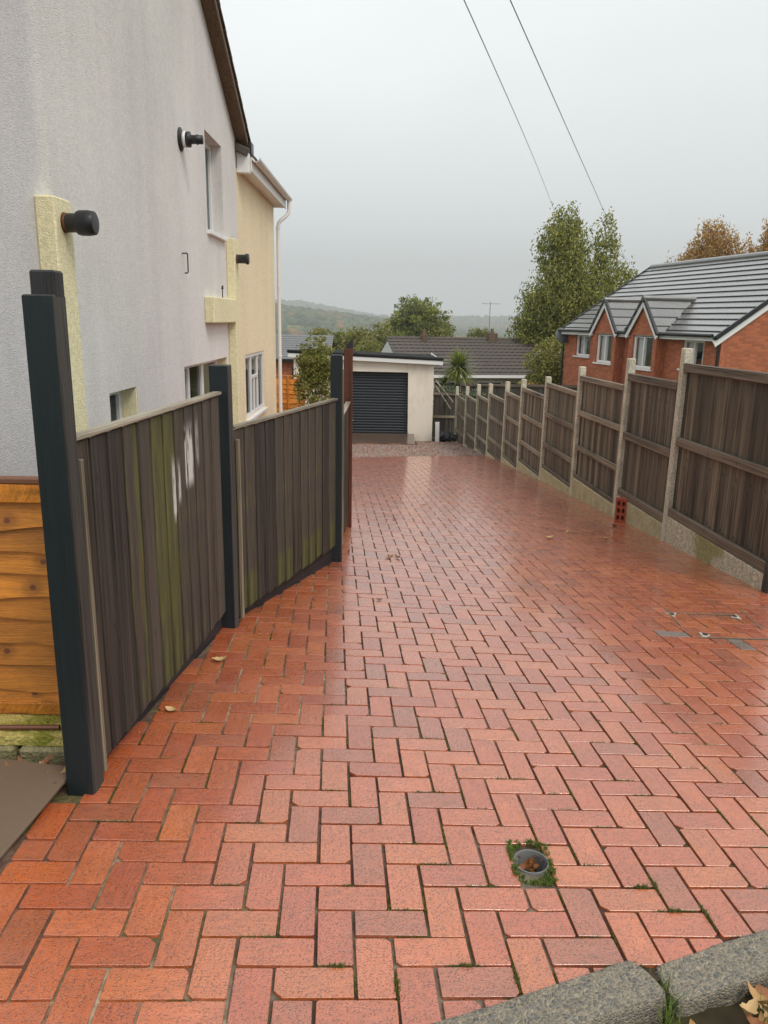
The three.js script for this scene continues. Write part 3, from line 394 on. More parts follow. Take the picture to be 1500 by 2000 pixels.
// ---------------------------------------------------------------- lap panel, step and board at the left edge
{
  const lap = (t, x0, x1, y0, y1, n) => { const L = x1 - x0, p = (y1 - y0) / n; for (let k = 0; k < n; k++) { const g = new THREE.BoxGeometry(L, p * 1.3, .009, 20, 1, 1), q = g.attributes.position, uv = g.attributes.uv, ph = R() * 9, am = p * rr(.08, .17), du = R(), dv = R(); for (let i = 0; i < q.count; i++) { if (q.getY(i) < 0) q.setY(i, q.getY(i) + am * (Math.sin(q.getX(i) * 6 + ph) + .5 * Math.sin(q.getX(i) * 14 + ph * 2))); uv.setXY(i, q.getX(i) / 1.1 + du, q.getY(i) * 3.2 + dv); } g.computeVertexNormals(); const o = obj('lap_board', g, M.lap[Math.floor(R() * 3)], t); o.position.set((x0 + x1) / 2, y0 + p * (k + .55), .012); o.rotation.x = -.21; } };
  const t = thing('lap_fence', 'bright orange lap fence panel behind the nearest teal post', 'fence panel', [0, .062, -2.78]); lap(t, -2.1, -1.12, .03, .86, 9);
  obj('top_board', at(cbox(.98, .07, .012, .003, { long: 'x', us: 3, vs: .9 }), -1.61, .895, .03), M.lap[2], t); obj('foot_board', at(cbox(.98, .05, .012, .003, { long: 'x', us: 3, vs: .9 }), -1.61, .025, .03), M.lap[1], t); obj('cap', at(cbox(1, .022, .05, .004, { long: 'x' }), -1.61, .942, .012), M.lapBrown, t); obj('frame', at(cbox(.04, .93, .03, .004), -1.145, .465, -.02), M.lap[1], t); obj('frame', at(cbox(.04, .93, .03, .004), -2.08, .465, -.02), M.lap[1], t);
  const s = thing('stone_step', 'yellow mossy coping slab on a low block wall at the left edge', 'step', [-1.6, -.15, -2.66]); const sg = new THREE.BoxGeometry(1.05, .035, .27, 30, 2, 10), sp = sg.attributes.position, su = sg.attributes.uv; for (let i = 0; i < sp.count; i++) { const n = vn(sp.getX(i) * 22 + 50, sp.getZ(i) * 22 + 50, 999, 999, 2) - .5; sp.setXYZ(i, sp.getX(i), sp.getY(i) + n * .006, sp.getZ(i) + (sp.getZ(i) > 0 ? n * .014 : 0)); su.setXY(i, sp.getX(i) * 2, sp.getZ(i) * 2 + sp.getY(i) * 2); } sg.computeVertexNormals(); obj('coping', at(sg, 0, .1925, -.055), M.mossStone, s);
  for (let k = 0; k < 4; k++) obj('block', at(cbox(.235, .17, .2, .012, { us: 2, vs: 2 }), -.39 + k * .252, .088, -.002 + rr(-.005, .005)), M.stone, s);
  tag(obj('copper_pipe', at(new THREE.CylinderGeometry(.0095, .0095, .85, 16, 1, true).rotateZ(Math.PI / 2), -1.645, .073, -2.62, 0, .03), mat([.2, .09, .06], .4, { metalness: .6, side: THREE.DoubleSide })), 'short brown metal pipe lying on the mossy slab', 'pipe');
  const b = obj('brown_board', cbox(.9, .014, .98, .003, { us: .5, vs: .5 }), M.boardBrown); b.position.set(-1.575, .037, -1.98); b.rotation.set(.03, -.11, -.03); tag(b, 'flat brown sheet board lying on the ground at the left edge', 'board');
  const f = thing('lap_fence', 'small orange lap fence panel far off beside the downpipe', 'fence panel', [0, -1.42, -17]); lap(f, -3.4, -1.78, .03, 1.72, 17); for (const x of [-2.15, -1.8, -3.3]) obj('batten', at(cbox(.04, 1.78, .02, .003), x, .89, .035), M.lap[1], f); obj('cap', at(cbox(1.66, .03, .06, .004, { long: 'x' }), -2.6, 1.79, .01), M.lap[1], f);
}
// ---------------------------------------------------------------- rendered house on the left
const WX = -2.1;                                           // plane of the flank wall
function flank(outline, holes, depth = .25) {              // outline in (distance along the wall, height); outer face on WX
  const s = new THREE.Shape(outline.map(p => new THREE.Vector2(...p))); for (const [a, b, c, d] of holes) s.holes.push(new THREE.Path([[a, c], [a, d], [b, d], [b, c]].map(p => new THREE.Vector2(...p))));
  const g = new THREE.ExtrudeGeometry(s, { depth, bevelEnabled: false }); if (outline[0][0] < 5) { const u = g.attributes.uv, q = g.attributes.position; for (let i = 0; i < u.count; i++) u.setXY(i, (q.getX(i) - 2.85 + depth - q.getZ(i)) / 8.4, (q.getY(i) + 1.6 + depth - q.getZ(i)) / 7.9); } g.applyMatrix4(new THREE.Matrix4().makeBasis(new THREE.Vector3(0, 0, -1), new THREE.Vector3(0, 1, 0), new THREE.Vector3(1, 0, 0)).setPosition(WX - depth, 0, 0)); return g;
}
function win(parent, z0, z1, y0, y1, x, bars = [], sill = true, pane = M.glassDim) { // window in the flank: z0 nearer, z1 farther
  const f = [], w = .055, D = .06; f.push(span(x - D, x, y0, y1, -z0, -(z0 + w)), span(x - D, x, y0, y1, -(z1 - w), -z1), span(x - D, x, y0, y0 + w, -(z0 + w), -(z1 - w)), span(x - D, x, y1 - w, y1, -(z0 + w), -(z1 - w)));
  for (const b of bars) f.push(span(x - D + .004, x - .004, b[2] ?? y0 + w, b[3] ?? y1 - w, -b[0], -b[1]));
  const o = obj('window', mergeGeometries(f), M.whitePl, parent); obj('pane', span(x - .036, x - .03, y0 + w, y1 - w, -(z0 + w), -(z1 - w), .001), pane, o); if (sill) obj('sill', span(x - .03, WX + .05, y0 - .05, y0 - .003, -(z0 - .03), -(z1 + .03)), M.white, o); return o;
}
{
  const t = thing('rendered_house', 'tall grey rendered house with cream extension filling the left side', 'house');
  const L0 = 2.85, L1 = 11.25, E = 3.96, RZ = 7.12, RY = 6.29;
  obj('wall', flank([[L0, -1.6], [L1, -1.6], [L1, 4.04], [RZ, RY], [L0, E]], [[5.86, 6.52, .3, 1.02], [8.09, 10.28, -1.1, 1.09], [9.41, 10.31, 2.58, 3.645]]), M.flank, t).userData.label = 'grey stippled render flank wall';
  obj('wall', flank([[L1, -1.7], [14.8, -1.7], [14.8, 3.57], [L1, 3.57]], [[11.6, 13.37, .1, 1.06]]), M.cream, t).userData.label = 'cream render extension wall';
  obj('front_wall', span(-9, WX - .25, -1.6, E, -L0, -L0 - .25, .004), M.grey, t); obj('rear_wall', span(-9, WX - .25, -1.7, 3.57, -14.55, -14.8, .004), M.cream, t); obj('side_wall', span(-9.25, -9.0, -1.6, E, -L0, -14.8, .004), M.grey, t);
  // reveals in cream at the two lower openings (plaster returns)
  obj('reveal', span(WX - .137, WX - .004, .3, 1.02, -6.5, -6.521, .001), M.creamTrim, t); obj('reveal', span(WX - .137, WX - .004, -1.1, 1.09, -10.262, -10.281, .001), M.creamTrim, t);
  win(t, 5.86, 6.5, .3, 1.02, WX - .13, [], true); win(t, 9.41, 10.31, 2.58, 3.645, WX - .13, [[9.84, 9.9]]);
  const dw = win(t, 8.09, 10.262, -1.1, 1.09, WX - .13, [[8.75, 8.82], [9.4, 9.5]], false); obj('blind', span(WX - .3, WX - .29, -1, 1.02, -8.35, -9.35, .001), M.curtain, dw);
  win(t, 11.6, 13.37, .1, 1.06, WX - .012, [[12.15, 12.21], [12.77, 12.83], [12.21, 12.77, .66, .71], [12.45, 12.49, .155, .66]]);
  obj('inner_lining', span(-2.9, -2.88, -1.2, 3.6, -3.3, -14.4, .001), M.room, t);
  obj('pilaster', span(WX, WX + .12, -1.6, 2.28, -4.83, -5.09, .01, { us: 1, vs: 1 }), M.creamTrim, t); obj('pilaster', span(WX, WX + .11, -1.7, 2.585, -10.42, -10.68, .01, { us: 1, vs: 1 }), M.creamTrim, t); obj('pipe_boxing', span(WX, WX + .113, 1.53, 1.825, -9.1, -10.42, .01, { us: 1, vs: 1 }), M.creamTrim, t);
  // main roof: deck, tile courses, verge
  const dir = [[RZ, RY, L1 + .28, 1], [RZ, RY, L0 - .28, -1]];
  for (const [a, ya, b, sg] of dir) {
    const sl = (RY - E - .02) / (L1 - RZ), yb = ya - Math.abs(b - a) * sl, len = Math.hypot(b - a, yb - ya), ang = Math.atan2(ya - yb, Math.abs(b - a)), n = 14;
    obj('roof_deck', at(cbox(7.2, .04, len, .004), WX - 3.45, (ya + yb) / 2 + .035, -(a + b) / 2, sg > 0 ? -ang : ang, 0, 0), M.railDark, t);
    for (let k = 0; k < n; k++) { const f = (k + .5) / n; obj('tile_course', at(cbox(7.25, .024, len / n * 1.22, .006, { long: 'x' }), WX - 3.45, mix(ya, yb, f) + .085 + .012, -mix(a, b, f), (sg > 0 ? -ang : ang) + (sg > 0 ? .05 : -.05), 0, 0), mat([.11, .085, .07], .6, { map: concC }), t); }
    obj('verge', at(cbox(.2, .06, len - .05, .008), WX + .055, (ya + yb) / 2 - .018, -(a + b) / 2, sg > 0 ? -ang : ang, 0, 0), mat([.20, .135, .085], .85, { map: concC, bumpMap: concB, bumpScale: .01 }), t);
  }
  obj('ridge_tile', at(cyl(.12, .12, 7.25, 12).rotateZ(Math.PI / 2), WX - 3.45, RY + .1, -RZ), M.dark, t);
  obj('eave_box', span(WX + .002, WX + .17, 3.52, 3.83, -11.3, -11.42), M.white, t); obj('verge_end', span(WX + .03, WX + .2, 3.78, 3.93, -11.36, -11.56, .01), M.black, t);
  // extension eaves
  obj('soffit', span(WX - .2, WX + .17, 3.571, 3.59, -11.42, -15.1), M.whitePl, t); obj('fascia', span(WX + .17, WX + .19, 3.555, 3.74, -11.42, -15.1), M.whitePl, t);
  const gs = new THREE.Shape(); gs.absarc(0, 0, .055, Math.PI, 0, false); gs.absarc(0, 0, .048, 0, Math.PI, true); const gg = new THREE.ExtrudeGeometry(gs, { depth: 3.72, bevelEnabled: false, curveSegments: 12 }); const gu = obj('gutter', at(gg, WX + .248, 3.735, -15.14), M.gutter, t);
  for (const z of [-11.46, -12.1, -12.75, -13.4, -14.0, -14.6, -15.08]) { const a = new THREE.Shape(); a.absarc(0, 0, .061, Math.PI, 0, false); a.absarc(0, 0, .0555, 0, Math.PI, true); obj('bracket', at(new THREE.ExtrudeGeometry(a, { depth: .035, bevelEnabled: false, curveSegments: 12 }), WX + .248, 3.735, z), M.gutter, gu); }
  const er = obj('extension_roof', at(cbox(4.2, .1, 3.9, .01), WX - 1.75, 4.62, -13.15, 0, 0, -.42), mat([.1, .085, .075], .6, { map: concC }), t); er.userData.label = 'dark tiled lean-to roof';
  const dp = obj('downpipe', tube([[WX + .248, 3.69, -15.05], [WX + .248, 3.5, -15.05], [WX + .2, 3.42, -15.02], [WX + .09, 3.32, -14.95], [WX + .06, 3.22, -14.93], [WX + .06, 2, -14.93], [WX + .06, -1.7, -14.93]], .034, 12, 80), M.gutter, t);
  for (const y of [3.2, 2.15, .9, -.3]) obj('pipe_clip', at(cyl(.041, .041, .035, 14), WX + .06, y, -14.93), M.gutter, dp);
}
function flue(name, label, x, y, z, parts) { const t = thing(name, label, 'flue', [x, y, z]); let k = 0; for (const [nm, pts, m] of parts) obj(nm, new THREE.LatheGeometry(pts.map(p => new THREE.Vector2(...p)), 28).rotateZ(-Math.PI / 2), m, t); return t; }
flue('boiler_flue', 'large black rounded flue cowl on the near cream pilaster', WX + .121, 2.14, -4.96, [['collar', [[.001, 0], [.06, 0], [.057, .016], [.05, .02]], M.rust], ['cowl', [[.05, .0], [.056, .03], [.056, .075], [.068, .082], [.074, .1], [.075, .15], [.068, .186], [.06, .19], [.001, .19]], M.blackPipe]]);
flue('boiler_flue', 'small black flue cowl on the far cream pilaster', WX + .111, 2.34, -10.55, [['collar', [[.001, 0], [.058, 0], [.057, .02], [.05, .024]], M.rust], ['cowl', [[.05, 0], [.056, .02], [.056, .12], [.068, .122], [.068, .155], [.058, .16], [.001, .16]], M.blackPipe]]);
flue('boiler_flue', 'black stepped flue pipe with white ring high on the grey wall', WX + .001, 3.31, -8.32, [['wall_plate', [[.001, 0], [.112, 0], [.11, .012], [.06, .03], [.05, .03]], M.blackPipe], ['ring', [[.05, .03], [.075, .031], [.075, .062], [.05, .063]], M.white], ['pipe', [[.05, .06], [.072, .061], [.074, .1], [.05, .104], [.042, .11], [.042, .165], [.05, .168], [.05, .175], [.042, .18], [.042, .225], [.001, .226]], M.blackPipe]]);
tag(obj('cable_hook', tube([[WX - .01, 2.22, -8.2], [WX + .05, 2.222, -8.2], [WX + .055, 2.215, -8.2], [WX + .055, 2.05, -8.2], [WX + .05, 2.03, -8.2], [WX + .02, 2.03, -8.2]], .007, 8, 60), mat([.05, .06, .06], .5)), 'thin dark bent pipe hooked out of the grey wall', 'pipe');
{ const t = thing('wall_tap', 'small black fitting standing on the cream pipe boxing', 'tap', [WX + .06, 1.825, -9.83]); obj('stem', at(cyl(.007, .006, .11, 8), 0, .055, 0), M.black, t); obj('knob', at(new THREE.SphereGeometry(.016, 12, 8), 0, .118, 0), M.black, t); obj('knob', at(new THREE.SphereGeometry(.012, 12, 8), .004, .14, 0), M.black, t); }

// ---------------------------------------------------------------- garage
{
  const z = -22.8, y0 = -2.15, t = thing('garage', 'white rendered flat-roof garage with dark roller door', 'garage', [0, y0, z]); const W = c => c;
  const wall = tex(512, 512, (u, v) => { const b = fbm(u, v, 6, 4, 5, 24), s = sstep(.56, .72, fbm(u, v, 14, 4, 4, 35)) * .16, r = sstep(.6, .75, fbm(u, v, 9, 9, 4, 38)) * .22; return mul(mix3([1, .97, .92], [.6, .42, .28], Math.max(s, r * .5)), .92 + .16 * (b - .5)); }); wall.repeat.set(.3, .3);
  const wm = mat([.93, .87, .79], .85, { map: wall, bumpMap: renderB, bumpScale: .004 });
  const s = new THREE.Shape([[-2.72, 0], [1.385, 0], [1.385, 2.56], [-2.72, 2.70]].map(p => new THREE.Vector2(...p))); s.holes.push(new THREE.Path([[-1.53, .03], [-1.53, 2.28], [.635, 2.27], [.67, .03]].map(p => new THREE.Vector2(...p))));
  obj('front_wall', at(new THREE.ExtrudeGeometry(s, { depth: .2, bevelEnabled: false }), 0, 0, -.2), wm, t); obj('side_wall', span(1.185, 1.385, 0, 2.5, -.2, -5.6), wm, t); obj('side_wall', span(-2.72, -2.52, 0, 2.62, -.2, -5.6), wm, t); obj('rear_wall', span(-2.52, 1.185, 0, 2.5, -5.4, -5.6), wm, t);
  const tilt = -Math.atan(.14 / 4.1);
  obj('fascia', at(cbox(4.5, .125, .03, .004), -.62, 2.645, .14, 0, 0, tilt), M.white, t); obj('soffit', at(cbox(4.48, .02, .33, .003), -.62, 2.6, -.02, 0, 0, tilt), M.whitePl, t); obj('fascia', at(cbox(.03, .12, 5.8, .004), 1.61, 2.56, -2.75), M.white, t);
  const rf = obj('roof', at(cbox(4.52, .06, 5.95, .01), -.62, 2.66, -2.8, -.024, 0, tilt), mat([.016, .02, .018], .95, { specularIntensity: .3 }), t); obj('felt_edge', at(cbox(4.54, .05, .03, .004), -.62, 2.765, .165, 0, 0, tilt), M.black, rf); obj('felt_cap', at(cbox(.05, .09, .06, .004), -.9, 2.79, .165), M.black, rf);
  const d = obj('roller_door', span(-1.54, .68, .0, 2.3, -.17, -.16, .002), M.dark, t), dm = mat([.021, .027, .034], .38), n = 27, prof = new THREE.Shape(); prof.moveTo(0, 0); prof.quadraticCurveTo(.03, .012, .028, .045); prof.quadraticCurveTo(.026, .072, .0, .079); prof.lineTo(0, 0);
  const pg = new THREE.ExtrudeGeometry(prof, { depth: 2.19, bevelEnabled: false, curveSegments: 5 }).rotateY(Math.PI / 2).scale(1, 1, -1); const pg2 = pg.clone(); const idx = pg2.index; for (let k = 0; k < n; k++) { const g = new THREE.CylinderGeometry(.05, .05, 2.19, 10, 1, false, -Math.PI * .28, Math.PI * .56).rotateX(0).rotateZ(Math.PI / 2); const o = obj('door_slat', g, dm, d); o.rotation.x = 0; o.position.set(-.43, .07 + k * .0815, -.192); o.scale.set(1, 1, 1); }
  obj('bottom_bar', span(-1.52, .66, .02, .07, -.12, -.155), mat([.1, .085, .07], .5), d); obj('handle', at(cbox(.1, .03, .03, .008), -1.0, .82, -.115), mat([.5, .5, .5], .3, { metalness: .7 }), d); 
  tag(obj('white_plank', at(cbox(.12, .6, .03, .004), 1.52, G(1.5, -22.5) + .28, -22.45, -.06, .2, .02), M.white), 'short white plank leaning at the garage corner', 'plank');
  const lean = (a, b, r, label, m) => tag(obj('leaning_pole', tube([a, b], r, 8, 4), m), label, 'pole', 'poles beside the garage');
  lean([1.98, -.72, -22.7], [1.45, -.1, -22.9], .022, 'upper pale pole leaning beside the garage', M.cap); lean([1.9, -.9, -22.6], [1.45, -.25, -22.9], .018, 'lower pale pole leaning beside the garage', M.cap); lean([1.62, -1.9, -22.3], [2.05, -1.9, -22.0], .015, 'pale stick on the ground by the garage', M.cap);
  for (let k = 0; k < 3; k++) { const g = new THREE.IcosahedronGeometry(.2, 3), p = g.attributes.position; for (let i = 0; i < p.count; i++) { const n = 1 + .5 * (fbm(p.getX(i) + 5 + k, p.getY(i) + p.getZ(i) + 5, 20, 20, 3, k) - .5); p.setXYZ(i, p.getX(i) * n, p.getY(i) * n * .8, p.getZ(i) * n); } g.computeVertexNormals(); const o = obj('rubbish_bag', g, mat([.02, .02, .022], .35)); o.position.set(1.72 + k * .16, G(1.8, -22.4) + .12, -22.75 + k * .17); o.scale.setScalar([1, .8, .6][k]); tag(o, ['largest dark bag in the heap beside the garage', 'middle dark bag in the heap beside the garage', 'small dark bag nearest the fence beside the garage'][k], 'bag', 'bags beside the garage'); }
}
// ---------------------------------------------------------------- brick house on the right
const wallBrickC = tex(512, 512, (u, v) => { const rows = 12, cols = 4, r = Math.floor(v * rows), x = (u * cols + (r % 2) * .5) % 1, y = (v * rows) % 1, id = hsh(Math.floor((u * cols + (r % 2) * .5)) % cols, r, 55); const mort = Math.max(sstep(.1, .0, y), sstep(.035, .0, x)); const k = .75 + .5 * id * .7 + .3 * (fbm(u, v, 60, 60, 2, 45) - .5); return mix3(mul([.46, .14, .062], k), [.40, .27, .2], mort * .8); });
const wallBrickB = tex(512, 512, (u, v) => { const rows = 12, r = Math.floor(v * rows), x = (u * 4 + (r % 2) * .5) % 1, y = (v * rows) % 1; return 1 - Math.max(sstep(.1, .0, y), sstep(.035, .0, x)); }, false);
M.wallBrick = mat([1, 1, 1], .85, { map: wallBrickC, bumpMap: wallBrickB, bumpScale: .006 });
const RoofMat = (c, r = .3, ior = 1.9) => mat(c, r, { map: concC, clearcoat: .9, clearcoatRoughness: .2, ior });
{
  const a = 13 * Math.PI / 180, t = thing('brick_house', 'red brick house with grey tiled roof and two small gables', 'house', [9.068, -3.6, -27], Math.PI / 2 + a);
  // local x = along the wall away from the camera, local z = into the house
  const S0 = -3.75, S1 = 6.62, EV = 4.98, D = 3.75, RH = 7.5, b = 3.6;
  const holes = [[4.4, 5.65, 3.92, 4.77], [2.02, 3.22, 3.78, 4.86], [-.66, .6, 3.74, 4.86], [-2.95, -1.8, 3.85, 4.77]];
  const sh = new THREE.Shape([[S0, 0], [S1, 0], [S1, EV], [S0, EV]].map(p => new THREE.Vector2(...p))); for (const [x0, x1, y0, y1] of holes) sh.holes.push(new THREE.Path([[x0, y0], [x0, y1], [x1, y1], [x1, y0]].map(p => new THREE.Vector2(...p))));
  const uvk = (g, k = 1.1) => { const u = g.attributes.uv; for (let i = 0; i < u.count; i++) u.setXY(i, u.getX(i) * k, u.getY(i) * k); return g; };
  obj('front_wall', uvk(new THREE.ExtrudeGeometry(sh, { depth: .25, bevelEnabled: false })), M.wallBrick, t);
  const gab = x => { const q = new THREE.Shape([[0.25, 0], [2 * D, 0], [2 * D, EV], [D, RH - .05], [0.25, EV + .14]].map(p => new THREE.Vector2(...p))); const g = uvk(new THREE.ExtrudeGeometry(q, { depth: .25, bevelEnabled: false })); g.rotateY(-Math.PI / 2); g.translate(x, 0, 0); return g; };
  obj('gable_wall', gab(S0 + .25), M.wallBrick, t); obj('gable_wall', gab(S1), M.wallBrick, t); obj('rear_wall', span(S0 + .25, S1 - .25, 0, EV, 2 * D - .25, 2 * D - .01), M.wallBrick, t); 
  for (const c of [2.66, 0]) { const q = new THREE.Shape([[c - .88, 0], [c + .88, 0], [c + .88, EV - .02], [c, 5.9], [c - .88, EV - .02]].map(p => new THREE.Vector2(...p))), h = holes[c ? 1 : 2]; q.holes.push(new THREE.Path([[h[0], h[2]], [h[0], h[3]], [h[1], h[3]], [h[1], h[2]]].map(p => new THREE.Vector2(...p)))); const g = uvk(new THREE.ExtrudeGeometry(q, { depth: .355, bevelEnabled: false })); g.translate(0, 0, -.36); obj('bay_wall', g, M.wallBrick, t); }
  for (const [x0, x1, y0, y1] of holes) { const w = .085, z = x0 > 2 && x0 < 3 || x0 > -1 && x0 < 0 ? -.3 : .06, f = [span(x0, x0 + w, y0, y1, z, z + .06), span(x1 - w, x1, y0, y1, z, z + .06), span(x0 + w, x1 - w, y0, y0 + w, z, z + .06), span(x0 + w, x1 - w, y1 - w, y1, z, z + .06), span((x0 + x1) / 2 - .035, (x0 + x1) / 2 + .035, y0 + w, y1 - w, z - .005, z + .055)]; const o = obj('window', f, M.white, t); obj('sill', span(x0 - .08, x1 + .08, y0 - .06, y0 - .003, z - .12, z + .02), M.white, o); for (const [p, q] of [[x0 + w, (x0 + x1) / 2 - .035], [(x0 + x1) / 2 + .035, x1 - w]]) obj('pane', span(p, q, y0 + w, y1 - w, z + .03, z + .036, .001), M.glass, o); obj('curtain', span((x0 + x1) / 2 + .05, x1 - .08, y0 + w, y1 - w, z + .14, z + .15, .001), M.curtain, o); if (R() < .6) obj('curtain', span(x0 + .08, x0 + .34, y0 + w, y1 - w, z + .14, z + .15, .001), M.curtain, o); obj('room_back', span(x0 - .1, x1 + .1, y0 - .1, y1 + .1, 1.0, 1.02, .001), M.room, o); }
  const sl = (RH - EV) / D, ang = Math.atan(sl), n = 15, run = D + .3, len = run / Math.cos(ang), tm = RoofMat([.15, .15, .155]), tm2 = RoofMat([.175, .172, .175]);
  obj('roof_deck', at(cbox(S1 - S0 + .2, .05, len, .004), (S0 + S1) / 2, (EV - .3 * sl + RH) / 2 + .02, (D - .3) / 2, -ang), M.black, t); obj('roof_deck', at(cbox(S1 - S0 + .2, .05, len, .004), (S0 + S1) / 2, (EV - .3 * sl + RH) / 2 + .02, 2 * D - (D - .3) / 2, ang), M.black, t);
  for (let k = 0; k < n; k++) { const f = (k + .5) / n, y = mix(EV - .3 * sl, RH, f) + .085, z = mix(-.3, D, f); obj('tile_course', at(cbox(S1 - S0 + .24, .022, len / n * 1.12, .004, { long: 'x', us: 1, vs: .4 }), (S0 + S1) / 2, y, z, -ang + .11), k % 2 ? tm : tm2, t); }
  for (let k = 0; k < 24; k++) obj('ridge_tile', at(cyl(.13, .125, .43, 10).rotateZ(Math.PI / 2), S0 + .2 + k * .434, RH + .07, D), tm, t);
  obj('fascia', span(S0, -.9, EV - .2, EV - .02, -.31, -.285), M.white, t); obj('fascia', span(.9, 1.78, EV - .2, EV - .02, -.31, -.285), M.white, t); obj('fascia', span(3.56, S1, EV - .2, EV - .02, -.31, -.285), M.white, t); obj('soffit', span(S0, -.9, EV - .22, EV - .2, -.31, 0), M.white, t); obj('soffit', span(.9, 1.78, EV - .22, EV - .2, -.31, 0), M.white, t); obj('soffit', span(3.56, S1, EV - .22, EV - .2, -.31, 0), M.white, t);
  for (const [p, q] of [[S0 - .05, -.9], [.9, 1.78], [3.56, S1 + .05]]) obj('gutter', at(cyl(.055, .055, q - p, 10).rotateZ(Math.PI / 2), (p + q) / 2, EV - .06, -.37), M.black, t);
  // near verge: white barge board under a dark edge
  for (const [x, sgn] of [[S0 - .06, 1], [S1 + .06, -1]]) { obj('barge_board', at(cbox(.03, .2, len, .004), x, (EV - .3 * sl + RH) / 2 - .1, (D - .3) / 2, -ang), M.white, t); obj('verge_trim', at(cbox(.06, .13, len, .006), x - sgn * .05, (EV - .3 * sl + RH) / 2 + .07, (D - .3) / 2, -ang), M.black, t); obj('barge_board', at(cbox(.03, .2, len, .004), x, (EV - .3 * sl + RH) / 2 - .1, 2 * D - (D - .3) / 2, ang), M.white, t); }
  // two small gables over the middle windows
  for (const c of [2.66, 0]) {
    const g = obj('gablet', span(c - .05, c + .05, 5.6, 5.8, -.375, -.362), M.wallBrick, t), hw = 1.0, ph = 1.16, an = Math.atan2(ph, hw), l = Math.hypot(hw, ph); const back = 1.9, top = 6.02;
    for (const s of [-1, 1]) { obj('barge_board', at(cbox(l - .03, .16, .03, .004), c + s * hw / 2, top - ph / 2 - .1, -.44, 0, 0, -s * an), M.white, g); obj('verge_trim', at(cbox(l + .05, .08, .1, .006), c + s * (hw / 2 + .02), top - ph / 2 + .04, -.45, 0, 0, -s * an), M.black, g);
      for (let k = 0; k < 4; k++) { const f = (k + .5) / 4, x = c + s * hw * f, y = top - ph * f + .03, dp = .6 + (y - EV + .25) / sl; obj('gablet_tiles', at(cbox(l / 4 * 1.13, .022, dp, .004, { long: 'z', us: 1, vs: .4 }), x, y, -.5 + dp / 2, 0, 0, -s * (an - .08)), k % 2 ? tm : tm2, g); } }
    obj('ridge', at(cyl(.09, .09, 2.0, 8).rotateX(Math.PI / 2), c, top + .05, .5), tm, g);
  }
  for (const [x, z, y1] of [[1.25, -.06, EV - .1], [S0 + .04, -.06, EV - .1], [S1 + .06, -.05, EV - .1]]) obj('downpipe', at(cyl(.04, .04, y1, 10), x, y1 / 2, z), M.black, t);
  const sd = thing('satellite_dish', 'grey satellite dish on the far corner of the brick house', 'dish', [7.42, 1.1, -33.25], .3); obj('bowl', at(new THREE.SphereGeometry(.62, 20, 8, 0, 6.283, 0, .6), 0, -.55, 0).rotateX(1.15), mat([.12, .125, .13], .5, { side: THREE.DoubleSide }), sd); obj('arm', tube([[0, -.2, .1], [0, -.25, .45]], .015, 6, 3), M.black, sd); obj('bracket', tube([[0, 0, 0], [.25, -.15, -.25]], .025, 6, 3), M.black, sd);
}
